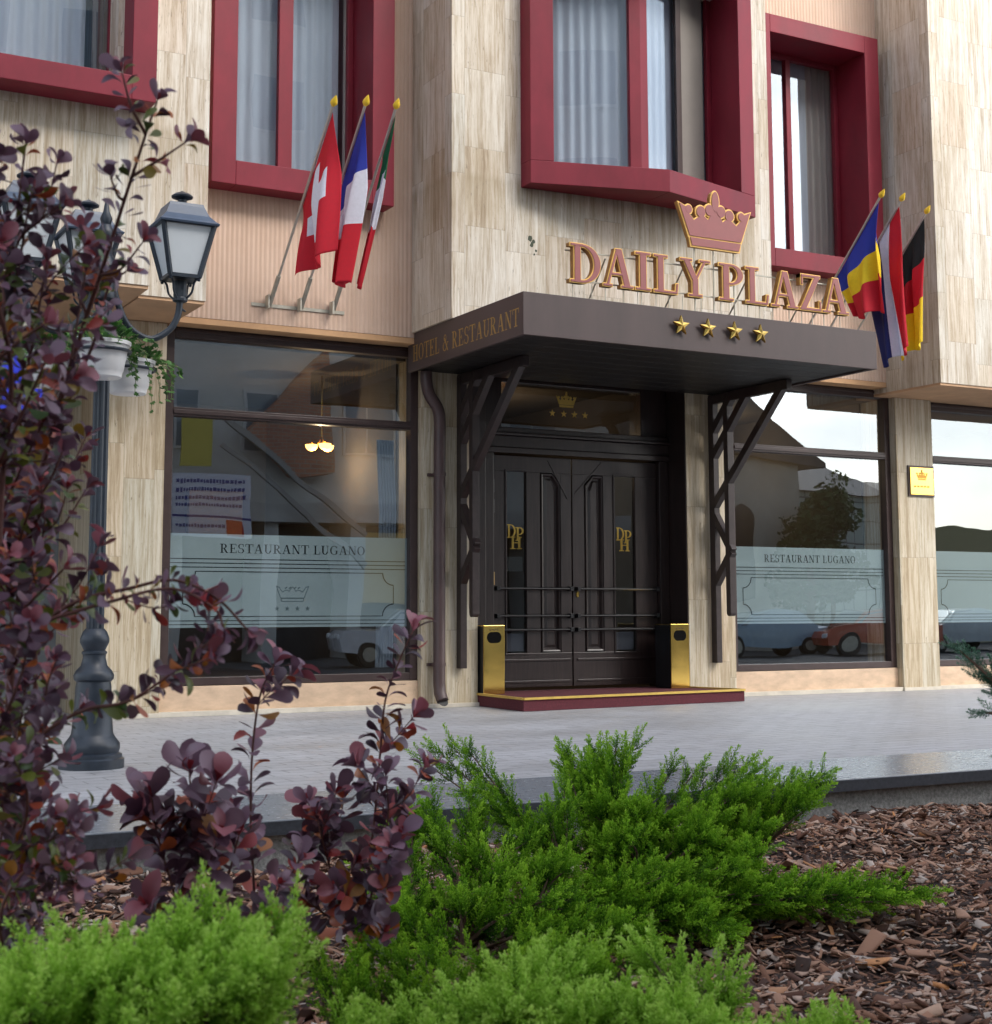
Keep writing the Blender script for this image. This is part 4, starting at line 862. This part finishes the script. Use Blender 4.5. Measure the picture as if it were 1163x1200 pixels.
def dj(pts, j=.03): return [p+Vector((rnd.uniform(-j, j), rnd.uniform(-j, j), rnd.uniform(-j, j)))*.4 for p in pts]
big = [
 (A((15, 1200, 2.5), (8, 1000, 2.5), (12, 800, 2.5), (35, 620, 2.5), (62, 500, 2.5), (92, 400, 2.5), (128, 290, 2.45), (160, 190, 2.4), (184, 118, 2.4)), .008, 1., .16),
 (A((-10, 1200, 2.4), (0, 950, 2.4), (30, 700, 2.35), (40, 560, 2.35), (50, 430, 2.35), (22, 300, 2.3), (6, 170, 2.3)), .008, .9, .3),
 (A((30, 1200, 2.6), (40, 1000, 2.7), (60, 850, 2.7), (60, 700, 2.7), (70, 560, 2.7), (100, 470, 2.7), (130, 400, 2.65), (148, 335, 2.6), (168, 318, 2.6)), .006, .8, .2),
 (A((10, 790, 2.4), (40, 740, 2.35), (90, 705, 2.3), (150, 690, 2.3), (205, 680, 2.3), (255, 702, 2.3), (290, 738, 2.3)), .004, 1., .15), (A((60, 725, 2.3), (130, 705, 2.28), (200, 690, 2.28), (250, 712, 2.28), (262, 735, 2.28)), .003, 1., .1),
 (A((10, 900, 2.4), (50, 860, 2.3), (100, 832, 2.3), (150, 822, 2.3), (200, 790, 2.3), (246, 752, 2.3)), .0035, .9, .14),
 (A((40, 1000, 2.6), (65, 930, 2.5), (85, 860, 2.5), (90, 800, 2.5)), .003, .9, .3),
 (A((50, 640, 2.6), (70, 600, 2.55), (95, 560, 2.5), (108, 530, 2.5)), .003, .9, .15),
 (A((5, 620, 2.4), (20, 520, 2.3), (15, 430, 2.3), (-5, 330, 2.3)), .003, .9, .5),
 (A((60, 500, 2.5), (30, 420, 2.45), (45, 340, 2.4), (60, 280, 2.4), (105, 240, 2.4)), .003, .9, .4),
 (A((30, 1120, 2.5), (55, 1060, 2.45), (60, 1000, 2.4), (95, 960, 2.4)), .003, .9, .4),
 (A((0, 720, 2.5), (50, 660, 2.5), (80, 640, 2.5), (88, 610, 2.5)), .003, .9, .2),
 (A((-10, 500, 2.3), (20, 440, 2.3), (60, 400, 2.3), (90, 380, 2.3)), .003, .9, .4),
 (A((0, 1000, 2.3), (20, 900, 2.3), (60, 800, 2.3), (70, 760, 2.3)), .003, .9, .5),
 (A((-10, 860, 2.2), (15, 780, 2.2), (10, 700, 2.2)), .003, .9, .5),
 (A((-15, 1100, 2.5), (20, 1040, 2.45), (40, 960, 2.45), (30, 900, 2.45)), .003, .9, .5),
 (A((20, 1180, 2.4), (0, 1080, 2.3), (30, 1020, 2.3), (70, 1010, 2.3), (90, 1040, 2.3)), .003, .9, .5),
]
for x_, y_, t_ in ((-5, 330, 35), (0, 270, 30), (55, 430, 100), (10, 410, 55)):
    big.append((A((x_, y_+90, 2.45), ((x_+t_)/2, y_+20, 2.4), (t_, y_-70-rnd.uniform(0, 40), 2.4)), .003, .85, .15))
for k_ in range(16):                # crowded inner shoots near the frame edge
    y0 = 400+44*k_; xx = rnd.uniform(-60, -5); dd = rnd.uniform(2.3, 2.9)
    big.append((A((xx, y0+120, dd), (xx+rnd.uniform(10, 45), y0+40, dd-.05), (xx+rnd.uniform(40, 85), y0-rnd.uniform(10, 50), dd-.1)), .003, 1., .2))
for bi, (pts, r0_, de_, sd_) in enumerate(big):      # gather the crowd of stems toward the frame edge, off the lamp post
    if bi in (0, 3, 4, 5) or bi > 15: continue
    big[bi] = ([p-RT*(.05 if bi != 2 else .03) for p in pts], r0_, de_*.92, sd_*.75)
shrub("tall plum leaved shrub with orange and green leaves filling the left edge", big, green=.2, leaf=(.026, .046))
shrub("low plum leaved sprig with upright oval leaves, left of the two other sprigs", [
 (A((222, 1180, 2.9), (224, 1100, 2.9), (228, 1000, 2.9), (222, 905, 2.9)), .0035, 1., .25), (A((224, 1120, 2.9), (205, 1050, 2.85), (185, 980, 2.85), (178, 935, 2.85)), .0025, .9, .1), (A((226, 1100, 2.9), (262, 1040, 2.95), (280, 980, 2.95)), .0025, .9, .1)], "plum leaved sprigs behind the juniper", (.052, .082), 0)
shrub("slender upright plum leaved sprig rising in front of the left plinth, middle of three", [
 (A((300, 1130, 3.1), (298, 1050, 3.1), (294, 960, 3.1), (296, 880, 3.1), (305, 815, 3.1), (322, 778, 3.1)), .0035, .97, .06), (A((300, 1100, 3.1), (330, 1045, 3.1), (350, 1010, 3.1)), .0025, .9, .2)], "plum leaved sprigs behind the juniper", (.042, .066), 0)
shrub("plum leaved sprig with reddish bushy foot rising by the downpipe, right of the other sprigs", [
 (A((420, 1110, 3.4), (427, 1060, 3.4), (440, 950, 3.4), (446, 880, 3.4), (452, 820, 3.4), (468, 775, 3.4), (484, 740, 3.4)), .0035, .97, .05),
 (A((418, 1090, 3.4), (400, 1060, 3.35), (382, 1000, 3.3), (372, 960, 3.3)), .0025, .95, .3), (A((420, 1110, 3.4), (440, 1030, 3.3), (455, 960, 3.3), (452, 910, 3.3)), .0025, .95, .3), (A((410, 1090, 3.4), (372, 1065, 3.3), (345, 1040, 3.3), (352, 1000, 3.3)), .0025, .95, .3)], "plum leaved sprigs behind the juniper", (.042, .068), 0)

# ------------------------------------------------------------------ junipers
def plume_tpl(n=22, seed=1, fine=1.0, wb=.036):
    r = random.Random(seed); v, f, tn = [], [], []
    def blade(p, d, L, wd, t):
        d = d.normalized(); s = d.cross(Vector((r.uniform(-1, 1), r.uniform(-1, 1), r.uniform(-1, 1))))
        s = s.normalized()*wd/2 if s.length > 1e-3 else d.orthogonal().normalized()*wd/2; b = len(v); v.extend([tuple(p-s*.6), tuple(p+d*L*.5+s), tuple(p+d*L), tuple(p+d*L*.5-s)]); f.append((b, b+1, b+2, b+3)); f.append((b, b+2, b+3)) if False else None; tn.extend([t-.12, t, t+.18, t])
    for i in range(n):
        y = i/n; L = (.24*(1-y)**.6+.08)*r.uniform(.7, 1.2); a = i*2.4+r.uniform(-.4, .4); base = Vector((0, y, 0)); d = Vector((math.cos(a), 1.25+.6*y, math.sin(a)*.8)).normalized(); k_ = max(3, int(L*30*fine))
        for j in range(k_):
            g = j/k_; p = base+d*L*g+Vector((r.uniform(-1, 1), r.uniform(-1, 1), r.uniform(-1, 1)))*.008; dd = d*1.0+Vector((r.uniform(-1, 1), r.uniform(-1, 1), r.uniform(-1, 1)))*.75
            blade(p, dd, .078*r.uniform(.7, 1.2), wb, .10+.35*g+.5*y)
    for j in range(10): blade(Vector((0, .9+.012*j, 0)), Vector((r.uniform(-.5, .5), 1, r.uniform(-.5, .5))), .09, wb, .8)
    return v, f, np.array(tn)
PL = [plume_tpl(26, s_, 1.15) for s_ in (1, 2, 3)]
def juniper(label, base, branches, m_, size=(.10, .17), nplume=9, seed=0, dens=1.0, inner=(.25, 1.0)):
    """branches: (root, tip, lift) each arching from root to tip"""
    t = thing("juniper_bush", base, label, "juniper", "spreading junipers in the mulch bed"); wood = MB(); Ms = [[], [], []]; Ts = [[], [], []]
    for root, tip, lift in branches:
        root, tip = Vector(root), Vector(tip); mid = root.lerp(tip, .5)+Vector((rnd.uniform(-.03, .03), rnd.uniform(-.03, .03), lift)); P = spline([root, mid, tip], 8); n = len(P)
        wood.tube(P, [.007*(1-i/n)+.0015 for i in range(n)], 5, cap=False); ln = (tip-root).length; npl = max(4, int(nplume*ln/.5*dens))
        for i in range(npl):
            g = inner[0]+(inner[1]-inner[0])*(i+rnd.random())/npl; idx = min(n-2, int(g*(n-1))); fr = g*(n-1)-idx; p = P[idx].lerp(P[idx+1], max(0, min(1, fr))); ax = (P[idx+1]-P[idx]).normalized()
            rad = rv(); rad = (rad-ax*rad.dot(ax)).normalized(); d = (ax*rnd.uniform(.7, 1.2)+rad*.75+Vector((0, 0, rnd.uniform(.1, .65)))).normalized()
            s_ = rnd.uniform(*size)*(1.05-.35*g); k_ = rnd.randrange(3); Ms[k_].append(frame4(p, d, rv(), s_, rnd.uniform(0, 6.28))); Ts[k_].append(rnd.gauss(0, .13))
        ax = (P[-1]-P[-2]).normalized(); k_ = rnd.randrange(3); Ms[k_].append(frame4(P[-1]-ax*.02, ax, rv(), rnd.uniform(*size)*.9, 0)); Ts[k_].append(.12)
    wood.build("branches", BARKJ, t)
    V, F, TT = [], [], []                      # the three plume kinds joined into one foliage mesh
    obs = []
    for k_ in range(3):
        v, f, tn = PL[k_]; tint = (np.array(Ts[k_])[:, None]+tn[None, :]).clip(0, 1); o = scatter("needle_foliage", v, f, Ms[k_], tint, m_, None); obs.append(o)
    me = bpy.data.meshes.new("needle_foliage"); bm = bmesh.new()
    for o in obs: bm.from_mesh(o.data)
    bm.to_mesh(me); bm.free(); me.materials.append(m_)
    for o in obs: d_ = o.data; bpy.data.objects.remove(o); bpy.data.meshes.remove(d_)
    o = bpy.data.objects.new("needle_foliage", me); C.objects.link(o); o.parent = t; o.matrix_parent_inverse = Matrix.Translation(-t.location)
    return t
def inpoly(x, y, P):
    c_ = False; j = len(P)-1
    for i in range(len(P)):
        if (P[i][1] > y) != (P[j][1] > y) and x < (P[j][0]-P[i][0])*(y-P[i][1])/(P[j][1]-P[i][1])+P[i][0]: c_ = not c_
        j = i
    return c_
def fill(poly, n, depf, roots, lift=.05, short=1.0):
    xs = [p[0] for p in poly]; ys = [p[1] for p in poly]; out = []
    while len(out) < n:
        x, y = rnd.uniform(min(xs), max(xs)), rnd.uniform(min(ys), max(ys))
        if not inpoly(x, y, poly): continue
        tip = at(x, y, depf(x, y)+rnd.uniform(-.12, .12)); r = min(roots, key=lambda q: (Vector(q)-tip).length+rnd.uniform(0, .35)); r = Vector(r)+Vector((rnd.uniform(-.1, .1), rnd.uniform(-.1, .1), 0))
        if short < 1: r = tip.lerp(r, short)
        out.append((r, tip, lift*rnd.uniform(.3, 1.4)))
    return out
def clump(L, n, r):                               # each long branch forks into a few close tips: clumps with dark gaps between
    out = []
    for a, b, l in L:
        for _ in range(n): k_ = a.lerp(b, rnd.uniform(.35, .6)); out.append((k_, b+rv()*r*rnd.random()+(b-a)*rnd.uniform(-.12, .04), l*.4))
        out.append((a, b, l))
    return out
def G_(px, py, d):                                # ground point under a seen point
    p = at(px, py, d); return Vector((p.x, p.y, mul_z(p.x, p.y)))
# large middle juniper
poly = [(455, 1010), (470, 900), (500, 872), (548, 868), (570, 905), (600, 905), (640, 880), (735, 858), (738, 880), (700, 925), (760, 905), (800, 892), (815, 915), (868, 888), (888, 900), (905, 915), (962, 898), (955, 925), (925, 985), (900, 1040), (830, 1090), (760, 1110), (640, 1120), (560, 1130), (450, 1110), (420, 1060)]
roots = [G_(560, 1080, 5.0), G_(640, 1085, 5.2), G_(740, 1080, 5.5), G_(830, 1050, 5.7), G_(500, 1090, 4.8)]
poly = [(x, y+14) for x, y in poly]
dm = lambda x, y: 6.05-(y-860)/260*1.35
br = clump(fill(poly, 62, dm, roots, .06), 4, .075)
br += [(G_(820, 1110, 5.2), at(1088+rnd.uniform(-40, 6), 1038+rnd.uniform(-8, 16), 5.1), .05) for _ in range(5)]+[(G_(800, 1090, 5.2), at(rnd.uniform(880, 1050), rnd.uniform(1035, 1070), 5.1+rnd.uniform(-.1, .1)), .04) for _ in range(18)]
br += [(G_(700, 1090, 5.3), at(*q, 5.9), .05) for q in ((742, 872), (722, 874), (690, 888), (728, 886), (704, 895), (660, 888), (548, 878), (520, 886), (497, 893), (535, 880), (872, 898), (850, 905), (885, 903), (968, 910), (945, 918), (925, 928), (815, 905), (790, 900))]
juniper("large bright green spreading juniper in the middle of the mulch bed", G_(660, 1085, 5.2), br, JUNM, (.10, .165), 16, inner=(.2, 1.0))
# foreground left juniper
poly = [(-20, 1215), (-20, 1080), (40, 1075), (80, 1062), (125, 1070), (170, 1085), (205, 1050), (250, 1035), (300, 1060), (345, 1055), (330, 1110), (335, 1150), (325, 1215)]; poly = [(x, min(1216, y+68)) for x, y in poly]
roots = [at(60, 1330, 2.1), at(180, 1320, 2.1), at(280, 1310, 2.15), at(-30, 1330, 2.1)]
df_ = lambda x, y: 2.25-(y-1040)/180*.35
br = clump(fill(poly, 34, df_, roots, .02), 4, .035)+[(at(240, 1300, 2.1), at(*q, 2.2), .02) for q in ((338, 1088), (325, 1098), (225, 1095), (246, 1076), (215, 1108), (55, 1118), (90, 1112))]
juniper("pale green juniper close to the camera in the bottom left corner", G_(150, 1190, 2.1), br, JUNF, (.08, .125), 15, inner=(.3, 1.0))
# foreground middle and right juniper
poly = [(400, 1235), (405, 1205), (440, 1195), (480, 1215), (520, 1185), (560, 1165), (600, 1135), (640, 1138), (700, 1148), (745, 1128), (785, 1150), (800, 1185), (850, 1165), (880, 1192), (930, 1205), (985, 1200), (1010, 1225), (1070, 1225), (1075, 1240)]
roots = [at(470, 1340, 2.8), at(600, 1340, 2.8), at(720, 1340, 2.8), at(850, 1340, 2.8), at(960, 1330, 2.8), at(400, 1330, 2.8)]
df_ = lambda x, y: 2.95-(y-1080)/140*.3
br = clump(fill(poly, 38, df_, roots, .02), 4, .045)
juniper("soft focus juniper spreading along the bottom edge in front of the large one", G_(650, 1250, 2.8), br, JUNF, (.09, .14), 16, inner=(.3, 1.0))
# darker low juniper between them
poly = [(360, 1125), (400, 1115), (450, 1110), (560, 1115), (640, 1120), (760, 1130), (740, 1200), (600, 1180), (420, 1170), (350, 1160)]
br = fill(poly, 70, lambda x, y: 3.25-(y-1100)/90*.15, [at(430, 1330, 3.15), at(560, 1320, 3.15), at(680, 1320, 3.15)], .03)
juniper("low dark green juniper mat between the large juniper and the bottom edge ones", G_(540, 1250, 3.2), br, JUNM, (.08, .12), 13, inner=(.45, 1.0))
# blue green twig reaching in from the right
br = []
for q in ((1125, 762, 3.9), (1140, 775, 3.9), (1150, 790, 3.9), (1135, 768, 3.95), (1160, 800, 3.9), (1155, 835, 3.95), (1175, 780, 3.9), (1165, 815, 3.85)): br.append((at(1215, 850, 3.9), at(*q), .01))
br += [(G_(1300, 1000, 3.9), at(1215, 850, 3.9), .0)]*2+[(at(1230, 870, 3.9), at(rnd.uniform(1175, 1300), rnd.uniform(760, 900), rnd.uniform(3.7, 4.1)), .02) for _ in range(14)]
juniper("blue green conifer twig reaching in at the right edge above the pavement", G_(1300, 1000, 3.9), br, JUNB, (.06, .09), 12, inner=(.45, 1.0))
#@@PART4
# ------------------------------------------------------------------ lights inside
def lit(n, c, s): return mat(n, c, .4, emit=(c, s))
GLOW = lit("lit_warm_glass", (1., .46, .10), 2.6); GLOW2 = lit("lit_pale_panel", (1, .93, .75), 1.6)
ch = thing("chandelier", (6.2, 1.5, 3.5), "brass chandelier with glowing glass bowls inside the left restaurant window", "chandelier")
m = MB(); m.tube([(6.2, 1.5, 3.58), (6.2, 1.5, 2.85)], .012, 8)
arms = []
for k_ in range(3):
    a_ = k_*2*math.pi/3+.5; c_, s_ = math.cos(a_), math.sin(a_); m.tube(spline([(6.2, 1.5, 2.9), (6.2+.06*c_, 1.5+.06*s_, 2.80), (6.2+.11*c_, 1.5+.11*s_, 2.84)], 5), .009, 6); arms.append((6.2+.11*c_, 1.5+.11*s_))
m.build("chandelier_body", GOLD, ch)
for x, y in arms: MB().lathe([(.012, 2.74), (.04, 2.75), (.062, 2.775), (.07, 2.81), (.066, 2.812), (.02, 2.765)], (x, y, 0), 16).build("glass_bowl", GLOW, ch, smooth=True)
wl = thing("wall_light", (8.35, 1.5, 3.3), "glowing orange wall light seen through the glass over the doors", "wall light")
MB().tube([(8.36, 1.5, 3.1), (8.36, 1.5, 3.5)], .015, 8).build("bracket_arm", GOLD, wl)
for x, z in ((8.33, 3.49), (8.42, 3.53), (8.34, 3.36), (8.50, 3.30)): MB().lathe([(.0, 0), (.022, .02), (.026, .05), (.012, .09), (0, .1)], (x, 1.5, z), 10).build("bulb", lit("lit_orange_bulb", (1, .28, .03), 3), wl, smooth=True)
for (x, y, z, e) in ((6.2, 1.5, 2.6, 9), (12., 2.4, 3.1, 10), (8.6, 2.2, 3.0, 8)):  # warm point lights inside three rooms; the right shop's has no lamp body
    l = bpy.data.lights.new("interior_light", 'POINT'); l.energy = e; l.color = (1, .72, .42); l.shadow_soft_size = .02; o = bpy.data.objects.new("interior_light", l); C.objects.link(o); o.location = (x, y, z)
# white curtain edge inside the left shop window
t = thing("shop_curtain", (6.5, .35, .3), "white curtain gathered at the right end of the left restaurant window", "curtain")
m = MB(); n = 30
for i in range(n+1):
    x = 6.33+.2*i/n; y = .3+.02*math.sin(i*1.3); m.v += [(x, y, .4), (x+.035, y, 2.0), (x, y, 2.75)]
for i in range(n): a = 3*i; m.f += [(a, a+3, a+4, a+1), (a+1, a+4, a+5, a+2)]; m.mi += [0, 0]
m.build("curtain_cloth", CURT, t, smooth=True)

# ------------------------------------------------------------------ the street behind the camera (seen mirrored in the glass)
def brickm():
    q = NT("orange_brick_wall"); g = q.n("NewGeometry"); sp = q.n("SeparateXYZ"); q.l(g.outputs['Position'], sp.inputs[0]); br = q.n("TexBrick"); q.l(q.comb(sp.outputs[0], sp.outputs[2], 0), br.inputs['Vector'])
    br.inputs['Scale'].default_value = 1; br.inputs['Brick Width'].default_value = .3; br.inputs['Row Height'].default_value = .1; br.inputs['Mortar Size'].default_value = .012
    br.inputs['Color1'].default_value = (.46, .17, .08, 1); br.inputs['Color2'].default_value = (.33, .11, .055, 1); br.inputs['Mortar'].default_value = (.3, .26, .22, 1); q.l(br.outputs[0], q.p.inputs['Base Color']); return q.m
WIN = mat("far_window_glass", (.16, .20, .23), .12, var=(.3, .6)); FW_ = mat("far_window_frame", (.55, .55, .53), .6)
CONC = mat("grey_beige_render", (.56, .55, .51), .85, var=(.15, .4), bump=.1); BRK = brickm(); DRK = mat("dark_shop_interior", (.03, .03, .035), .4, var=(.3, 1)); 
ap = thing("apartment_block", (13, -30, 0), "grey beige apartment block mirrored in the upper and left windows", "building")
MB().box(-14, 27, -38, -27, 3.6, 26).build("block_wall", CONC, ap); bx("ground_floor", DRK, ap, -14, 27, -38, -28, -.4, 3.6)
bx("floor_slab", mat("pale_slab", (.5, .49, .46), .8, var=(.1, 1)), ap, -14, 27.3, -28, -26.3, 3.6, 4.1)
for i in range(13):
    for j in range(6):
        x = -12+i*3.0; z = 5.6+j*3.2
        f_ = bx("window", FW_, ap, x-.9, x+.9, -27, -26.94, z, z+1.7)
        p_ = MB().box(x-.82, x-.04, -26.94, -26.93, z+.08, z+1.62).box(x+.04, x+.82, -26.94, -26.93, z+.08, z+1.62).build("pane", WIN, f_)
MB().prism([(14.0, -26.3, 6.1), (16.4, -26.3, 8.7), (16.6, -26.3, 5.0), (15.4, -26.3, 4.9)], (0, -.4, 0)).build("brick_gable", BRK, ap)
m = MB()
for z in (0, .8): m.bar((13.2, -26.0, 6.5-z), (17.5, -26.0, 3.2-z), .12, .14)
m.build("stair_rail", mat("stair_concrete", (.3, .29, .27), .8), ap)
for x in (12, 14.8, 17.5, 21, 24): bx("shop_pillar", CONC, ap, x-.25, x+.25, -28, -26.6, -.4, 3.6)
bx("lit_shop", mat("lit_shop_wall", (.5, .36, .12), .7, emit=((1, .75, .3), .05)), ap, 17.8, 20.6, -28.0, -27.9, 1.2, 3.4)
sb = thing("shop_signboard", (12.6, -25.8, 3.9), "white shop signboard with small marks mirrored in the left window", "signboard")
bx("signboard_panel", mat("signboard_white", (.62, .63, .7), .5), sb, 11.7, 13.9, -25.9, -25.8, 3.0, 4.75)
m = MB().use(mat("signboard_blue", (.02, .03, .22), .6))
m.box(11.7, 13.9, -25.8, -25.79, 3.55, 3.62)
m.build("signboard_stripe", None, sb); bx("red_patch", mat("signboard_red", (.5, .02, .02), .6), sb, 13.3, 13.7, -25.8, -25.79, 3.05, 3.5)
yp = thing("yellow_poster", (12.2, -25.9, 5.6), "yellow hanging poster mirrored high in the left window", "poster")
bx("poster_panel", mat("yellow_poster_print", (.5, .42, .07), .6), yp, 11.9, 12.9, -25.95, -25.9, 4.95, 6.5)
for r_ in range(5):                       # rows of illegible dashes
    m = MB(); z_ = 4.55-r_*.2 if r_ < 4 else 3.3; x_ = 11.8
    while x_ < (13.2 if r_ == 4 else 13.75):
        l_ = rnd.uniform(.03, .09); m.box(x_, x_+l_, -25.8, -25.79, z_-rnd.uniform(.03, .06), z_+rnd.uniform(.03, .06)); x_ += l_+.035
    m.build("dash_row", bpy.data.materials["signboard_blue"], sb)
# church
STN = mat("pale_church_render", (.46, .43, .37), .85, var=(.15, .6)); SLT = mat("dark_slate", (.045, .048, .058), .6, var=(.25, 1.2, (1, 1, 4)))
cu = thing("church", (36, -33, 0), "pale church with a curved dark roof mirrored in the right window", "church")
bx("church_wall", STN, cu, 31, 37.9, -42, -31.0, -.4, 7.0)
prof = [(31, 7), (31.1, 16), (32.5, 13.2), (33.8, 11), (35, 9.4), (36.4, 8.2), (38.4, 7.1), (38.9, 6.8), (38.9, 6.6)]
MB().prism([(x, -30.6, z) for x, z in prof], (0, -11, 0)).build("church_roof", SLT, cu)
pts = [(35.0+.55*math.cos(R_(a_)), -30.98, 4.3+.8*math.sin(R_(a_))) for a_ in range(0, 181, 15)]+[(34.45, -30.98, 1.4), (35.55, -30.98, 1.4)]; pts = pts[:-2]+[(34.45, -30.98, 1.4), (35.55, -30.98, 1.4)]
MB().prism(pts, (0, .06, 0)).build("arched_window", DRK, cu)
hb = thing("tiled_hall", (41, -33, 0), "low hall with square pale panels and a dark roof mirrored right of the church", "building")
q = NT("square_panels"); g = q.n("NewGeometry"); sp = q.n("SeparateXYZ"); q.l(g.outputs['Position'], sp.inputs[0])
j = q.math('MAXIMUM', q.math('LESS_THAN', q.math('FRACT', q.math('DIVIDE', sp.outputs[0], .62)), .07), q.math('LESS_THAN', q.math('FRACT', q.math('DIVIDE', sp.outputs[2], .9)), .06)); q.l(q.mix(j, (.36, .40, .36), (.05, .06, .06)), q.p.inputs['Base Color'])
bx("hall_wall", q.m, hb, 38.0, 43.0, -40, -32, -.4, 5.7); MB().prism([(37.9, -31.6, 5.71), (37.9, -36, 7.4), (37.9, -40.3, 5.71)], (5.4, 0, 0)).build("hall_roof", SLT, hb)
lh = thing("low_house", (46, -34, 0), "low ochre house with a chimney mirrored in the far right window", "house")
bx("house_wall", mat("ochre_house", (.42, .36, .2), .85), lh, 44.6, 52, -42, -33, -.4, 4.6); bx("chimney", mat("chimney_render", (.4, .36, .26), .8), lh, 45.8, 46.9, -36, -35, 4.6, 5.6); bx("dark_shed", DRK, lh, 42.9, 44.58, -40, -32.8, -.4, 4.2)
MB().prism([(43.4, -32.6, 6.0), (44.2, -32.6, 6.5), (45.4, -32.6, 5.95)], (0, -5, 0)).build("shed_roof", SLT, lh)
ht = thing("tall_street_light", (47.5, -30, 0), "grey street light head mirrored in the far right window", "street light")
MB().tube([(49.5, -30, -.4), (49.5, -30, 7.8), (49.2, -30, 8.3), (47.6, -30, 8.75)], .07, 8).build("light_pole", STEELG, ht); MB().box(46.7, 47.7, -30.15, -29.85, 8.7, 8.9).build("light_head", mat("light_head_paint", (.2, .22, .24), .5), ht, bevel=.04)
# trees in the mirrored street
def far_tree(label, x, y, h, r, n=2600):
    t = thing("street_tree", (x, y, -.4), label, "tree", "trees mirrored in the right window"); m = MB(); m.tube([(x, y, -.4), (x+.05, y, h*.5), (x, y, h*.92)], [.14, .09, .03], 8)
    cl = []
    for k_ in range(26):
        a_ = rnd.uniform(0, 6.28); z = h*rnd.uniform(.28, .95); q = r*(1.15-z/h)*rnd.uniform(.5, 1.1)+.1; c_ = Vector((x+q*math.cos(a_), y+q*math.sin(a_), z)); cl.append((c_, rnd.uniform(.25, .5)*r)); m.tube([(x, y, z-.3), c_], [.04, .01], 5)
    m.build("trunk", BARKJ, t); M, T = [], []
    for k_ in range(n): c_, q = rnd.choice(cl); M.append(frame4(c_+rv()*q*rnd.random()**.4, rv(), rv(), rnd.uniform(.12, .26))); T.append(rnd.random())
    scatter("crown", [(-.5, 0, 0), (0, .5, .1), (.5, 0, 0), (0, -.5, .1)], [(0, 1, 2, 3)], M, T, TREEM, t)
far_tree("dark bushy tree mirrored before the church wall", 36.6, -29.0, 5.0, 1.5); far_tree("taller dark tree mirrored between church and hall", 38.0, -29.4, 6.0, 1.5)
# parked cars
def car(name, label, x, y, rz, col):
    t = thing(name, (0, 0, 0), label, "car", "cars parked across the street"); P = mat(name+"_paint_"+str(len(bpy.data.materials)), col, .25, coat=.8, var=(.05, 2)); G_l = WIN; TY = BLACK
    side = [(-2.1, .35), (-2.15, .62), (-2.0, .85), (-1.1, .95), (-.55, 1.38), (.3, 1.46), (1.1, 1.42), (1.75, 1.02), (2.1, .92), (2.15, .5), (2.05, .32)]
    m = MB(); secs = [(-.86, .0), (-.80, 1), (.80, 1), (.86, .0)]; n = len(side); V = []
    for yy, top in ((-.84, 0), (-.70, 1), (.70, 1), (.84, 0)):
        for sx, sz in side: V.append((sx*(1 if top else .98), yy if sz < 1 else (yy if top else yy*.98), min(sz, .93) if not top else sz))
    F = [(k_*n+i, (k_+1)*n+i, (k_+1)*n+(i+1) % n, k_*n+(i+1) % n) for k_ in range(3) for i in range(n)]+[tuple(range(n)), tuple(3*n+i for i in reversed(range(n)))]
    m.add(V, F); m.build("body", P, t, smooth=28)
    for s_ in (-1, 1):
        MB().prism([(-1.0, s_*.715, .98), (-.55, s_*.69, 1.33), (.3, s_*.68, 1.40), (1.05, s_*.69, 1.36), (1.5, s_*.715, 1.03)], (0, s_*.03, 0)).build("side_glass", G_l, t)
        for wx in (-1.35, 1.35):
            w_ = MB(); w_.lathe([(.31, -.1), (.33, -.07), (.33, .07), (.31, .1)], (0, 0, 0), 24); o = w_.build("wheel", TY, t); o.rotation_euler = (R_(90), 0, 0); o.location = (wx, s_*.76, .33)
            r_ = MB().lathe([(.2, -.02), (.19, .02), (.05, .03)], (0, 0, 0), 16).build("rim", STEELG, None); r_.parent = o; r_.location = (0, 0, -s_*.1)
        MB().box(-2.16, -2.08, s_*.62-.14, s_*.62+.14, .62, .76).build("headlight", OPAL, t, bevel=.02)
    MB().prism([(-1.12, -.62, .97), (-1.12, .62, .97), (-.60, .58, 1.38), (-.60, -.58, 1.38)], (-.02, 0, .015)).build("windscreen", G_l, t)
    t.location = (x, y, -.40); t.rotation_euler = (0, 0, rz); return t
car("parked_car", "red orange car mirrored in the right window behind the lettering", 33.6, -22.5, .15, (.45, .07, .03))
car("parked_car", "pale blue car mirrored left in the right window", 30.2, -24.0, .1, (.25, .36, .45)); car("parked_car", "silver car mirrored at the right end of the right window", 38.2, -23.5, .05, (.45, .5, .52))
car("parked_car", "dark blue car mirrored in the far right window", 42.5, -23.0, .1, (.05, .1, .2)); car("parked_car", "white car mirrored in the left restaurant window", 16.5, -20.5, .2, (.7, .72, .75))
